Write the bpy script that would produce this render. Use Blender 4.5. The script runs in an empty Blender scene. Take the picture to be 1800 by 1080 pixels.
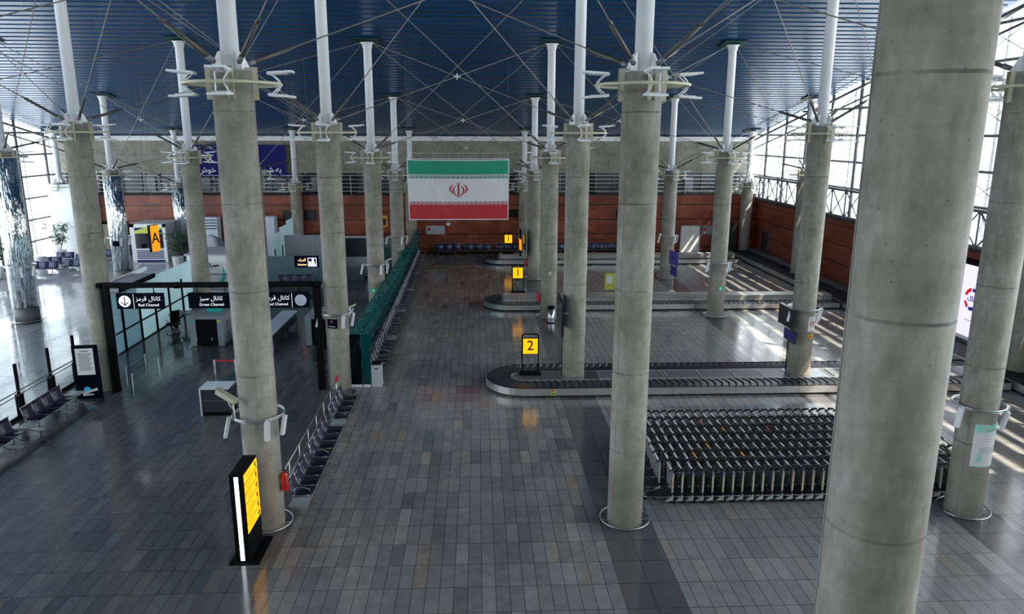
import bpy, math, random
from mathutils import Vector, Matrix, Euler
random.seed(7)
PI = math.pi
SC = bpy.context.scene
COL = SC.collection

# ------------------------------------------------------------------ materials
def nodemat(name):
    m = bpy.data.materials.new(name); m.use_nodes = True
    nt = m.node_tree; b = nt.nodes['Principled BSDF']
    return m, nt, b
def N(nt, t, **k):
    n = nt.nodes.new(t)
    for a, v in k.items(): setattr(n, a, v)
    return n
def mat(name, col, rough=.5, metal=0., emit=None, es=0., var=.0, vscale=6., spec=.5, bump=0., bscale=40., coat=0.):
    m, nt, b = nodemat(name)
    if not emit and metal < .5: col = tuple(min(.84, c * 1.5) for c in col)
    b.inputs['Base Color'].default_value = (*col, 1)
    b.inputs['Roughness'].default_value = rough
    b.inputs['Metallic'].default_value = metal
    b.inputs['Specular IOR Level'].default_value = spec
    b.inputs['Coat Weight'].default_value = coat
    if emit:
        b.inputs['Emission Color'].default_value = (*emit, 1)
        b.inputs['Emission Strength'].default_value = es
    tc = N(nt, 'ShaderNodeTexCoord')
    if var > 0:
        no = N(nt, 'ShaderNodeTexNoise'); no.inputs['Scale'].default_value = vscale; no.inputs['Detail'].default_value = 4
        nt.links.new(tc.outputs['Object'], no.inputs['Vector'])
        mr = N(nt, 'ShaderNodeMapRange'); mr.inputs['To Min'].default_value = 1 - var; mr.inputs['To Max'].default_value = 1 + var
        nt.links.new(no.outputs['Fac'], mr.inputs['Value'])
        mx = N(nt, 'ShaderNodeMix', data_type='RGBA', blend_type='MULTIPLY'); mx.inputs[0].default_value = 1
        mx.inputs[6].default_value = (*col, 1); nt.links.new(mr.outputs[0], mx.inputs[7])
        nt.links.new(mx.outputs[2], b.inputs['Base Color'])
    if bump > 0:
        n2 = N(nt, 'ShaderNodeTexNoise'); n2.inputs['Scale'].default_value = bscale
        nt.links.new(tc.outputs['Object'], n2.inputs['Vector'])
        bp = N(nt, 'ShaderNodeBump'); bp.inputs['Strength'].default_value = bump; bp.inputs['Distance'].default_value = .02
        nt.links.new(n2.outputs['Fac'], bp.inputs['Height']); nt.links.new(bp.outputs['Normal'], b.inputs['Normal'])
    return m
def mth(nt, op, a, b=None, c=None):
    n = N(nt, 'ShaderNodeMath', operation=op)
    for i, v in enumerate((a, b, c)):
        if v is None: continue
        if isinstance(v, (int, float)): n.inputs[i].default_value = v
        else: nt.links.new(v, n.inputs[i])
    return n.outputs[0]
def ramp(nt, fac, stops, interp='LINEAR'):
    r = N(nt, 'ShaderNodeValToRGB'); cr = r.color_ramp; cr.interpolation = interp
    while len(cr.elements) < len(stops): cr.elements.new(.5)
    for e, (p, c) in zip(cr.elements, stops): e.position = p; e.color = (*c, 1)
    nt.links.new(fac, r.inputs['Fac']); return r.outputs['Color']
def mixc(nt, fac, a, b, bt='MIX'):
    n = N(nt, 'ShaderNodeMix', data_type='RGBA', blend_type=bt)
    for i, v in ((0, fac), (6, a), (7, b)):
        if isinstance(v, (int, float)): n.inputs[i].default_value = v
        elif isinstance(v, tuple): n.inputs[i].default_value = (*v, 1)
        else: nt.links.new(v, n.inputs[i])
    return n.outputs[2]
def noise(nt, vec, scale, detail=4, rough=.55, vs=(1, 1, 1)):
    mp = N(nt, 'ShaderNodeMapping'); mp.inputs['Scale'].default_value = vs; nt.links.new(vec, mp.inputs['Vector'])
    n = N(nt, 'ShaderNodeTexNoise'); n.inputs['Scale'].default_value = scale; n.inputs['Detail'].default_value = detail
    n.inputs['Roughness'].default_value = rough; nt.links.new(mp.outputs[0], n.inputs['Vector']); return n.outputs['Fac']

def floor_mat():
    m, nt, b = nodemat('slate_floor')
    tc = N(nt, 'ShaderNodeTexCoord'); sx = N(nt, 'ShaderNodeSeparateXYZ'); nt.links.new(tc.outputs['Object'], sx.inputs[0])
    x, y = sx.outputs[0], sx.outputs[1]
    def cell(v, off, size):
        q = mth(nt, 'DIVIDE', mth(nt, 'SUBTRACT', v, off), size)
        return mth(nt, 'FLOOR', q), mth(nt, 'FRACT', q)
    # dark bands of larger slabs along the column lines
    bq = mth(nt, 'MULTIPLY', mth(nt, 'FRACT', mth(nt, 'DIVIDE', mth(nt, 'SUBTRACT', x, 3.0), 9.)), 9.)
    band = mth(nt, 'LESS_THAN', bq, 1.3)
    ix, fx = cell(x, 3.01, .3); iy, fy = cell(y, .15, .88)
    jx, gx = cell(x, 3.0, .65)
    cb = N(nt, 'ShaderNodeCombineXYZ'); nt.links.new(ix, cb.inputs[0]); nt.links.new(iy, cb.inputs[1])
    wn = N(nt, 'ShaderNodeTexWhiteNoise', noise_dimensions='3D'); nt.links.new(cb.outputs[0], wn.inputs['Vector'])
    tile = ramp(nt, wn.outputs['Value'], [(0, (.150, .152, .155)), (.12, (.198, .194, .193)), (.4, (.228, .221, .214)), (.65, (.247, .239, .230)), (.82, (.262, .251, .240)), (.92, (.276, .277, .276)), (.96, (.28, .222, .180)), (1, (.325, .318, .302))])
    big = noise(nt, tc.outputs['Object'], .35, 3)
    tile = mixc(nt, 1., tile, ramp(nt, big, [(.3, (.82, .84, .88)), (.7, (1.15, 1.12, 1.08))]), 'MULTIPLY')
    vein = noise(nt, tc.outputs['Object'], 3.2, 5, .6)
    tile = mixc(nt, 1., tile, ramp(nt, vein, [(.3, (.84, .84, .84)), (.7, (1.14, 1.14, 1.14))]), 'MULTIPLY')
    tile = mixc(nt, mth(nt, 'MULTIPLY', mth(nt, 'GREATER_THAN', x, 4.3), .6), tile, mixc(nt, .5, tile, (.36, .355, .345)))   # stronger daylight in the carousel bays, painted in as paler slabs
    bandc = mixc(nt, wn.outputs['Value'], (.105, .098, .102), (.125, .117, .121))
    col = mixc(nt, band, tile, bandc)
    dk = mth(nt, 'MULTIPLY', mth(nt, 'LESS_THAN', x, -5.98), mth(nt, 'GREATER_THAN', x, -15.8))   # daylight falloff left of the aisle, painted as a darker blue-grey field
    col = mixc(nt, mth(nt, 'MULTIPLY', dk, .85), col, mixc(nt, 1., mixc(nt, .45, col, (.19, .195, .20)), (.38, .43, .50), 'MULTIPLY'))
    pale = mth(nt, 'LESS_THAN', x, -15.8)   # window glare in the left hall, put into a paler, smoother stone
    col = mixc(nt, pale, col, mixc(nt, .5, col, (.44, .48, .54)))
    w1, w2, w3 = .024, .009, .012
    jn = mth(nt, 'MAXIMUM', mth(nt, 'LESS_THAN', fx, w1), mth(nt, 'GREATER_THAN', fx, 1 - w1))
    jb = mth(nt, 'MAXIMUM', mth(nt, 'LESS_THAN', gx, w3), mth(nt, 'GREATER_THAN', gx, 1 - w3))
    jy = mth(nt, 'MAXIMUM', mth(nt, 'LESS_THAN', fy, w2), mth(nt, 'GREATER_THAN', fy, 1 - w2))
    jx_ = mth(nt, 'ADD', mth(nt, 'MULTIPLY', jn, mth(nt, 'SUBTRACT', 1., band)), mth(nt, 'MULTIPLY', jb, band))
    j = mth(nt, 'MAXIMUM', jx_, jy)
    col = mixc(nt, mth(nt, 'MULTIPLY', j, .85), col, (.02, .02, .02))
    nt.links.new(col, b.inputs['Base Color'])
    rr = mth(nt, 'ADD', mth(nt, 'MULTIPLY', wn.outputs['Value'], .06), mth(nt, 'MULTIPLY', vein, .10))
    rr = mth(nt, 'SUBTRACT', rr, mth(nt, 'MULTIPLY', pale, .05))
    nt.links.new(mth(nt, 'ADD', rr, .055), b.inputs['Roughness'])
    b.inputs['Specular IOR Level'].default_value = .6
    bp = N(nt, 'ShaderNodeBump'); bp.inputs['Strength'].default_value = .04; bp.inputs['Distance'].default_value = .01
    nt.links.new(noise(nt, tc.outputs['Object'], 9, 3), bp.inputs['Height']); nt.links.new(bp.outputs['Normal'], b.inputs['Normal'])
    return m

def concrete_mat(name, tint=(1, 1, 1), joint=2., off=0., seam=True):
    m, nt, b = nodemat(name)
    tc = N(nt, 'ShaderNodeTexCoord'); o = tc.outputs['Object']; oi = N(nt, 'ShaderNodeObjectInfo')
    ad = N(nt, 'ShaderNodeVectorMath', operation='ADD'); nt.links.new(o, ad.inputs[0])
    sc = N(nt, 'ShaderNodeVectorMath', operation='SCALE'); nt.links.new(oi.outputs['Location'], sc.inputs[0]); sc.inputs['Scale'].default_value = 1.7
    nt.links.new(sc.outputs[0], ad.inputs[1]); v = ad.outputs[0]
    t = lambda c: tuple(a * k for a, k in zip(c, tint))
    n1 = noise(nt, v, .9, 6, .65); n2 = noise(nt, v, 7, 6, .65, (1, 1, .35)); n3 = noise(nt, v, 2.2, 4, .6, (1, 1, 5))
    base = ramp(nt, n1, [(.28, t((.21, .195, .165))), (.5, t((.305, .295, .267))), (.72, t((.40, .393, .37)))])
    base = mixc(nt, 1., base, ramp(nt, n2, [(.3, (.74, .74, .72)), (.7, (1.16, 1.16, 1.16))]), 'MULTIPLY')
    base = mixc(nt, 1., base, ramp(nt, n3, [(.3, (.91, .91, .90)), (.7, (1.06, 1.06, 1.06))]), 'MULTIPLY')
    sz_ = N(nt, 'ShaderNodeSeparateXYZ'); nt.links.new(o, sz_.inputs[0])
    st = mth(nt, 'MULTIPLY', ramp_val(nt, mth(nt, 'ADD', sz_.outputs[2], mth(nt, 'MULTIPLY', n1, 2.4)), 3.4, 1.6), ramp_val(nt, n2, .35, .6))
    base = mixc(nt, mth(nt, 'MULTIPLY', st, .55), base, t((.13, .115, .09)))   # grime and painted-in shade near the floor
    # formwork pores
    vo = N(nt, 'ShaderNodeTexVoronoi'); vo.inputs['Scale'].default_value = 5.5; nt.links.new(v, vo.inputs['Vector'])
    pore = mth(nt, 'LESS_THAN', vo.outputs['Distance'], .07)
    base = mixc(nt, mth(nt, 'MULTIPLY', pore, .55), base, (.07, .07, .065))
    sx = N(nt, 'ShaderNodeSeparateXYZ'); nt.links.new(o, sx.inputs[0])
    wob = mth(nt, 'MULTIPLY', mth(nt, 'SUBTRACT', noise(nt, v, 3, 2), .5), .03)
    fz = mth(nt, 'FRACT', mth(nt, 'DIVIDE', mth(nt, 'ADD', mth(nt, 'ADD', sx.outputs[2], off), wob), joint))
    ln = mth(nt, 'LESS_THAN', fz, .016 / joint * 2)
    lf = mth(nt, 'MULTIPLY', ln, mth(nt, 'MULTIPLY', ramp_val(nt, noise(nt, v, 1.7, 2), .35, .6), .75))
    base = mixc(nt, lf, base, (.06, .06, .055))
    nt.links.new(base, b.inputs['Base Color']); b.inputs['Roughness'].default_value = .62
    b.inputs['Specular IOR Level'].default_value = .35
    bp = N(nt, 'ShaderNodeBump'); bp.inputs['Strength'].default_value = .25; bp.inputs['Distance'].default_value = .02
    hh = mth(nt, 'SUBTRACT', mth(nt, 'SUBTRACT', n2, mth(nt, 'MULTIPLY', pore, .4)), mth(nt, 'MULTIPLY', ln, .5))
    nt.links.new(hh, bp.inputs['Height']); nt.links.new(bp.outputs['Normal'], b.inputs['Normal'])
    return m
def ramp_val(nt, v, a, b_):
    mr = N(nt, 'ShaderNodeMapRange'); mr.inputs['From Min'].default_value = a; mr.inputs['From Max'].default_value = b_
    nt.links.new(v, mr.inputs['Value']); return mr.outputs[0]

def wood_wall_mat(name, axis):
    # terracotta coloured timber panels with dark shadow gaps; axis 0: wall runs along X, 1: along Y
    m, nt, b = nodemat(name)
    tc = N(nt, 'ShaderNodeTexCoord'); sx = N(nt, 'ShaderNodeSeparateXYZ'); nt.links.new(tc.outputs['Object'], sx.inputs[0])
    u, z = sx.outputs[axis], sx.outputs[2]
    qu = mth(nt, 'DIVIDE', u, .87 if axis == 0 else 2.6); qz = mth(nt, 'DIVIDE', z, .59)
    cb = N(nt, 'ShaderNodeCombineXYZ'); nt.links.new(mth(nt, 'FLOOR', qu), cb.inputs[0]); nt.links.new(mth(nt, 'FLOOR', qz), cb.inputs[1])
    wn = N(nt, 'ShaderNodeTexWhiteNoise', noise_dimensions='3D'); nt.links.new(cb.outputs[0], wn.inputs['Vector'])
    col = ramp(nt, wn.outputs['Value'], [(0, (.19, .038, .019)), (.5, (.255, .056, .028)), (1, (.33, .083, .044))])
    vs = (1, 1, 14)
    gr = noise(nt, tc.outputs['Object'], 1.3, 5, .6, vs)
    col = mixc(nt, 1., col, ramp(nt, gr, [(.3, (.72, .68, .66)), (.7, (1.22, 1.2, 1.2))]), 'MULTIPLY')
    fu, fz = mth(nt, 'FRACT', qu), mth(nt, 'FRACT', qz)
    thin = mth(nt, 'MAXIMUM', mth(nt, 'LESS_THAN', fu, .018 if axis == 0 else .006), mth(nt, 'LESS_THAN', fz, .03))
    q2 = mth(nt, 'FRACT', mth(nt, 'DIVIDE', mth(nt, 'SUBTRACT', z, .38), 1.18))
    thick = mth(nt, 'LESS_THAN', q2, .07)
    g = mth(nt, 'MAXIMUM', mth(nt, 'MULTIPLY', thin, .6), thick)
    col = mixc(nt, g, col, (.012, .006, .005))
    nt.links.new(col, b.inputs['Base Color'])
    b.inputs['Roughness'].default_value = .42
    return m

def roof_mat():
    m, nt, b = nodemat('blue_slat_ceiling')
    tc = N(nt, 'ShaderNodeTexCoord')
    n1 = noise(nt, tc.outputs['Object'], .8, 3, .5, (.1, 1, 1))
    nt.links.new(ramp(nt, n1, [(.3, (.006, .048, .12)), (.7, (.009, .062, .15))]), b.inputs['Base Color'])
    b.inputs['Roughness'].default_value = .26; b.inputs['Specular IOR Level'].default_value = .5
    return m

def glass_mat(name, tint, refl=.08, op=0., opc=(1, 1, 1), rough=.02):
    m, nt, b = nodemat(name); out = nt.nodes['Material Output']
    tr = N(nt, 'ShaderNodeBsdfTransparent'); tr.inputs[0].default_value = (*tint, 1)
    gl = N(nt, 'ShaderNodeBsdfGlossy'); gl.inputs['Roughness'].default_value = rough
    fr = N(nt, 'ShaderNodeFresnel'); fr.inputs[0].default_value = 1.5
    mx = N(nt, 'ShaderNodeMixShader'); nt.links.new(mth(nt, 'MULTIPLY', fr.outputs[0], refl * 10), mx.inputs[0])
    nt.links.new(tr.outputs[0], mx.inputs[1]); nt.links.new(gl.outputs[0], mx.inputs[2]); s = mx.outputs[0]
    if op > 0:
        df = N(nt, 'ShaderNodeBsdfDiffuse'); df.inputs[0].default_value = (*opc, 1)
        tl = N(nt, 'ShaderNodeBsdfTranslucent'); tl.inputs[0].default_value = (*opc, 1)
        md = N(nt, 'ShaderNodeMixShader'); md.inputs[0].default_value = .5
        nt.links.new(df.outputs[0], md.inputs[1]); nt.links.new(tl.outputs[0], md.inputs[2])
        m2 = N(nt, 'ShaderNodeMixShader'); m2.inputs[0].default_value = op
        nt.links.new(s, m2.inputs[1]); nt.links.new(md.outputs[0], m2.inputs[2]); s = m2.outputs[0]
    nt.links.new(s, out.inputs['Surface'])
    return m

def mirror_mat():
    m, nt, b = nodemat('crumpled_mirror_cladding')
    tc = N(nt, 'ShaderNodeTexCoord'); oi = N(nt, 'ShaderNodeObjectInfo')
    ad = N(nt, 'ShaderNodeVectorMath', operation='ADD'); nt.links.new(tc.outputs['Object'], ad.inputs[0]); nt.links.new(oi.outputs['Location'], ad.inputs[1])
    n1 = noise(nt, ad.outputs[0], 4.5, 3, .5, (1, 1, .16))
    n2 = noise(nt, ad.outputs[0], 13, 2, .5, (1, 1, .2))
    b.inputs['Metallic'].default_value = 1; b.inputs['Roughness'].default_value = .06
    nt.links.new(ramp(nt, n2, [(.36, (.22, .25, .26)), (.46, (.80, .86, .87))]), b.inputs['Base Color'])
    bp = N(nt, 'ShaderNodeBump'); bp.inputs['Strength'].default_value = 1.; bp.inputs['Distance'].default_value = .2
    nt.links.new(mth(nt, 'ADD', n1, mth(nt, 'MULTIPLY', n2, .35)), bp.inputs['Height']); nt.links.new(bp.outputs['Normal'], b.inputs['Normal'])
    return m

M = dict(
    floor=floor_mat(), conc=concrete_mat('cast_concrete', (1.02, .975, .925), 2., 0.), concw=concrete_mat('wall_concrete', (.93, .9, .84), 1.15, .2),
    wood=wood_wall_mat('timber_panels_back', 0), woodr=wood_wall_mat('timber_panels_right', 1), roof=roof_mat(), mirror=mirror_mat(),
    white=mat('white_paint', (.72, .73, .75), .38, var=.05), post=mat('post_paint', (.49, .49, .495), .42, var=.06, vscale=2),
    cream=mat('cream_tube', (.34, .32, .235), .4, var=.08), fix=mat('lamp_housing_white', (.52, .53, .54), .35),
    steel=mat('brushed_steel', (.52, .53, .54), .28, 1., var=.12, vscale=3, bump=.05), chrome=mat('chrome', (.72, .72, .74), .1, 1.),
    skirt=mat('carousel_steel', (.60, .59, .57), .3, .7, var=.12, vscale=1.5), dsteel=mat('grey_painted_steel', (.12, .124, .132), .4, .3),
    plate=mat('deck_plate', (.19, .19, .2), .33, .6, var=.2, vscale=2), black=mat('black_paint', (.003, .003, .004), .6, spec=.08), slat=mat('belt_slat_rubber', (.022, .023, .028), .34, spec=.5), rubber=mat('belt_rubber', (.006, .0065, .009), .5, var=.3, vscale=5, spec=.25),
    plinth=mat('black_plinth', (.006, .006, .008), .5), rod=mat('tie_rod_steel', (.15, .14, .115), .5, .3), sleeve=mat('rod_sleeve', (.055, .052, .045), .5, .2),
    teal=mat('teal_head_plate', (.003, .035, .035), .4), seat=mat('purple_vinyl', (.022, .017, .042), .38, var=.15, vscale=9), seatb=mat('blue_vinyl', (.020, .026, .075), .38),
    table=mat('grey_laminate', (.2, .22, .23), .35), navy=mat('navy_board', (.006, .007, .085), .6, spec=.15), frame=mat('white_truss_paint', (.22, .225, .24), .4),
    framed=mat('grey_truss_paint', (.09, .094, .105), .4), glass=glass_mat('window_glass', (.95, .985, .98), .05), glassl=glass_mat('left_window_glass', (.55, .59, .62), .05), clear=glass_mat('clear_screen_glass', (.96, .985, .985), .025),
    tealg=glass_mat('teal_screen_glass', (.18, .55, .56), .06, .36, (.015, .24, .25)), mast=mat('mast_grey', (.085, .088, .095), .5), tealg2=glass_mat('dark_blue_green_glass', (.12, .22, .26), .10),
    frost=glass_mat('frosted_glass', (.6, .75, .75), .06, .86, (.80, .93, .93), .25), frostt=glass_mat('tinted_frosted_glass', (.4, .55, .6), .08, .8, (.42, .58, .62), .2),
    yellow=mat('lit_yellow_panel', (.8, .45, .01), .4, emit=(1, .43, .004), es=1.0), orange=mat('lit_orange_panel', (.8, .25, .01), .4, emit=(1, .27, .003), es=.9),
    ink=mat('black_ink', (.01, .008, .006), .6), litw=mat('lit_white', (.9, .9, .9), .4, emit=(.97, .96, 1), es=2.2), lilac=mat('lit_lilac_white', (.7, .68, .75), .4, emit=(.80, .76, .92), es=.75),
    signtx=mat('lit_sign_lettering', (.8, .8, .8), .4, emit=(.9, .9, .95), es=.6), orangetx=mat('lit_orange_lettering', (.8, .4, .2), .4, emit=(1, .55, .28), es=1.4), violett=mat('lit_violet', (.3, .3, .8), .4, emit=(.75, .72, 1), es=1.3),
    signbk=mat('sign_black', (.002, .003, .008), .6, spec=.04), red=mat('extinguisher_red', (.5, .012, .012), .3, coat=.5), redb=mat('red_belt', (.42, .01, .02), .5), paper=mat('paper', (.72, .72, .70), .6),
    green=mat('flag_green', (.012, .24, .14), .6, var=.04), flagw=mat('flag_white', (.70, .72, .76), .6), flagr=mat('flag_red', (.40, .022, .028), .6), emblem=mat('emblem_red', (.36, .02, .05), .6),
    kgreen=mat('kufic_green', (.02, .13, .11), .6), kred=mat('kufic_red', (.28, .03, .09), .6), exitg=mat('exit_green', (.0, .30, .17), .5, emit=(.0, .5, .3), es=.15), grey=mat('grey_panel', (.18, .19, .21), .45, var=.06, vscale=1),
    lgrey=mat('light_grey_panel', (.42, .45, .52), .5), dark=mat('dark_cabinet', (.022, .024, .03), .3), door=mat('door_white', (.66, .68, .66), .45), leaf=mat('leaf_green', (.028, .085, .03), .45, var=.4, vscale=8), stem=mat('plant_stem', (.09, .06, .035), .7),
    pot=mat('white_pot', (.62, .65, .68), .4), soil=mat('pot_soil', (.03, .02, .015), .9), billb=mat('lit_billboard', (.7, .68, .8), .4, emit=(.74, .70, .9), es=.85), bill_blue=mat('billboard_blue', (.02, .02, .22), .5, emit=(.03, .02, .2), es=.5), bill_red=mat('billboard_red', (.5, .02, .05), .5, emit=(.5, .02, .05), es=.5),
    lime=mat('lime_board', (.42, .45, .07), .5), qr=mat('board_white', (.75, .75, .78), .5), mint=mat('poster_mint', (.28, .55, .46), .6), inkg=mat('grey_print', (.30, .33, .33), .7), cyanp=mat('teal_plastic', (.03, .36, .33), .4), cyanl=mat('cyan_print', (.05, .42, .62), .5),
    orangedot=mat('orange_sticker', (.75, .27, .01), .5), sticker=mat('cream_sticker', (.52, .44, .27), .5), gstrip=mat('aluminium_strip', (.50, .51, .52), .35, .5), trol=mat('trolley_tube', (.40, .41, .43), .25, .9), seatp=mat('shaded_seat_pan', (.010, .010, .022), .4, spec=.3), tpanel=mat('trolley_panel', (.17, .172, .18), .35, .2), grip=mat('trolley_grip', (.010, .010, .012), .45),
    tbar=mat('trolley_crossbar', (.66, .67, .70), .3, .4), tbaro=mat('orange_crossbar', (.62, .25, .03), .4), tbarr=mat('red_crossbar', (.38, .05, .06), .4), bumper=mat('trolley_bumper', (.36, .37, .38), .4), beige=mat('beige_panel', (.40, .36, .29), .6), boothg=mat('booth_roof_grey', (.34, .35, .38), .6),
    louvre=mat('dark_gallery_glass', (.05, .065, .07), .12, .0), deepb=mat('gallery_opening', (.008, .008, .010), .8), rail=mat('gallery_rail', (.50, .51, .5), .35, .6), warm=mat('warm_notice_board', (.42, .20, .05), .6, emit=(.9, .4, .08), es=.12), dkwood=mat('dark_timber_door', (.03, .01, .008), .5), canopy=mat('canopy_grey', (.20, .21, .23), .4),
    greyc=mat('column_foot_grey', (.10, .10, .105), .5), screen=mat('dark_display', (.012, .012, .016), .18), purple=mat('purple_notice', (.055, .035, .22), .45), indigo=mat('indigo_notice', (.018, .022, .13), .45), ledge=mat('ledge_dark', (.018, .02, .022), .5))

# ------------------------------------------------------------------ mesh builder
class MB:
    def __init__(s): s.v = []; s.f = []; s.m = []; s.sm = []
    def add(s, vs, fs, mi=0, smooth=False, M4=None):
        n = len(s.v)
        s.v += [tuple(M4 @ Vector(p)) if M4 else tuple(p) for p in vs]
        s.f += [tuple(i + n for i in f) for f in fs]; s.m += [mi] * len(fs); s.sm += [smooth] * len(fs)
        return s
    def box(s, x0, x1, y0, y1, z0, z1, mi=0, M4=None):
        vs = [(x, y, z) for z in (z0, z1) for y in (y0, y1) for x in (x0, x1)]
        return s.add(vs, [(0, 2, 3, 1), (4, 5, 7, 6), (0, 1, 5, 4), (2, 6, 7, 3), (0, 4, 6, 2), (1, 3, 7, 5)], mi, False, M4)
    def cbox(s, c, d, mi=0, rz=0, ry=0, rx=0):
        T = Matrix.Translation(Vector(c)) @ Euler((rx, ry, rz)).to_matrix().to_4x4()
        return s.box(-d[0] / 2, d[0] / 2, -d[1] / 2, d[1] / 2, -d[2] / 2, d[2] / 2, mi, T)
    def cyl(s, a, b, r, r2=None, n=12, mi=0, caps=True, smooth=True):
        a, b = Vector(a), Vector(b); r2 = r if r2 is None else r2
        d = (b - a).normalized(); u = d.orthogonal().normalized(); w = d.cross(u)
        vs = []
        for k in range(n):
            t = 2 * PI * k / n; e = u * math.cos(t) + w * math.sin(t)
            vs += [a + e * r, b + e * r2]
        fs = [(2 * k, (2 * k + 2) % (2 * n), (2 * k + 3) % (2 * n), 2 * k + 1) for k in range(n)]
        s.add(vs, fs, mi, smooth)
        if caps:
            m = len(s.v) - 2 * n
            s.f += [tuple(m + 2 * k for k in range(n - 1, -1, -1)), tuple(m + 2 * k + 1 for k in range(n))]; s.m += [mi] * 2; s.sm += [False] * 2
        return s
    def tube(s, pts, r, n=6, mi=0, closed=False):
        pts = [Vector(p) for p in pts]; L = len(pts); rings = []; base = len(s.v)
        for i, p in enumerate(pts):
            a = pts[i - 1] if (i > 0 or closed) else p; b = pts[(i + 1) % L] if (i < L - 1 or closed) else p
            d = (b - a).normalized(); ref = Vector((0, 0, 1)) if abs(d.z) < .9 else Vector((0, 1, 0))
            u = d.cross(ref).normalized(); w = u.cross(d)
            for k in range(n):
                t = 2 * PI * k / n; s.v.append(tuple(p + (u * math.cos(t) + w * math.sin(t)) * r))
        for i in range(L if closed else L - 1):
            j = (i + 1) % L
            for k in range(n):
                k2 = (k + 1) % n; s.f.append((base + i * n + k, base + j * n + k, base + j * n + k2, base + i * n + k2)); s.m.append(mi); s.sm.append(True)
        if not closed:
            s.f.append(tuple(base + k for k in range(n))); s.f.append(tuple(base + (L - 1) * n + k for k in range(n - 1, -1, -1))); s.m += [mi] * 2; s.sm += [False] * 2
        return s
    def ring(s, c, R, r, n=40, k=6, mi=0, a0=0, a1=2 * PI):
        full = abs(a1 - a0 - 2 * PI) < 1e-6; m = n if full else n + 1
        pts = [(c[0] + R * math.cos(a0 + (a1 - a0) * i / n), c[1] + R * math.sin(a0 + (a1 - a0) * i / n), c[2]) for i in range(m)]
        return s.tube(pts, r, k, mi, full)
    def lathe(s, c, prof, n=24, mi=0, smooth=True):
        base = len(s.v); L = len(prof)
        for k in range(n):
            t = 2 * PI * k / n
            for r, z in prof: s.v.append((c[0] + r * math.cos(t), c[1] + r * math.sin(t), c[2] + z))
        for k in range(n):
            k2 = (k + 1) % n
            for i in range(L - 1): s.f.append((base + k * L + i, base + k2 * L + i, base + k2 * L + i + 1, base + k * L + i + 1)); s.m.append(mi); s.sm.append(smooth)
        s.f.append(tuple(base + k * L for k in range(n - 1, -1, -1))); s.f.append(tuple(base + k * L + L - 1 for k in range(n))); s.m += [mi] * 2; s.sm += [False] * 2
        return s
    def prism(s, poly, z0, z1, mi=0, M4=None, smooth=False):
        n = len(poly); vs = [(x, y, z0) for x, y in poly] + [(x, y, z1) for x, y in poly]
        s.add(vs, [(k, (k + 1) % n, (k + 1) % n + n, k + n) for k in range(n)], mi, smooth, M4)
        b = len(s.v) - 2 * n
        s.f += [tuple(b + k for k in range(n - 1, -1, -1)), tuple(b + n + k for k in range(n))]; s.m += [mi] * 2; s.sm += [False] * 2
        return s
    def band(s, outer, inner, z0, z1, mi=0):
        # closed ring solid between two equally sampled closed outlines
        n = len(outer); vs = [(x, y, z1) for x, y in outer] + [(x, y, z1) for x, y in inner] + [(x, y, z0) for x, y in outer] + [(x, y, z0) for x, y in inner]
        fs = []
        for k in range(n):
            j = (k + 1) % n
            fs += [(k, j, j + n, k + n), (k + 2 * n, k + 3 * n, j + 3 * n, j + 2 * n), (k, k + 2 * n, j + 2 * n, j), (k + n, j + n, j + 3 * n, k + 3 * n)]
        return s.add(vs, fs, mi)
    def build(s, name, mats, parent=None, loc=None, rz=0):
        me = bpy.data.meshes.new(name); me.from_pydata(s.v, [], s.f); me.update()
        mats = mats if isinstance(mats, (list, tuple)) else [mats]
        for m_ in mats: me.materials.append(m_)
        me.polygons.foreach_set('material_index', s.m); me.polygons.foreach_set('use_smooth', s.sm)
        o = bpy.data.objects.new(name, me); COL.objects.link(o)
        if parent: o.parent = parent
        if loc: o.location = loc
        if rz: o.rotation_euler.z = rz
        return o
def tag(o, label=None, cat=None, group=None, kind=None):
    if label: o['label'] = label
    if cat: o['category'] = cat
    if group: o['group'] = group
    if kind: o['kind'] = kind
    return o
def thing(name, label, cat, loc=(0, 0, 0), rz=0, group=None):
    o = bpy.data.objects.new(name, None); COL.objects.link(o); o.empty_display_size = .1
    o.location = loc; o.rotation_euler = (0, 0, rz); return tag(o, label, cat, group)
def struct(name, mb, m, parent=None):
    o = mb.build(name, m, parent)
    if not parent: o['kind'] = 'structure'
    return o
KIDS = {}
def kids(o): return [c for c in o.children]
def dup(root, loc, rz=None, label=None, group=None):
    r = root.copy(); COL.objects.link(r); r.location = loc
    if rz is not None: r.rotation_euler = (0, 0, rz)
    if label: r['label'] = label
    if group: r['group'] = group
    for ch in list(root.children):
        c = ch.copy(); COL.objects.link(c); c.parent = r
        for g in list(ch.children):
            d = g.copy(); COL.objects.link(d); d.parent = c
    return r
FACE = {'-y': 0., '+x': PI / 2, '+y': PI, '-x': -PI / 2}
def text(name, s, size, m, parent, loc, face='-y', align='CENTER', ext=.004, bold=0., rz=None, sx=1.):
    c = bpy.data.curves.new(name, 'FONT'); c.body = s; c.size = size; c.align_x = align; c.align_y = 'CENTER'; c.extrude = ext; c.offset = bold; c.resolution_u = 3
    t = bpy.data.objects.new(name, c); COL.objects.link(t)
    dg = bpy.context.evaluated_depsgraph_get(); me = bpy.data.meshes.new_from_object(t.evaluated_get(dg))
    bpy.data.objects.remove(t); bpy.data.curves.remove(c)
    me.name = name; me.materials.clear(); me.materials.append(m)
    o = bpy.data.objects.new(name, me); COL.objects.link(o)
    if parent: o.parent = parent
    o.location = loc; o.rotation_euler = (PI / 2, 0, FACE[face] if rz is None else rz); o.scale = (sx, 1, 1)
    return o
def fa(s):   # Arabic-script glyphs given in reading order, laid out right to left
    return s[::-1]
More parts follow.
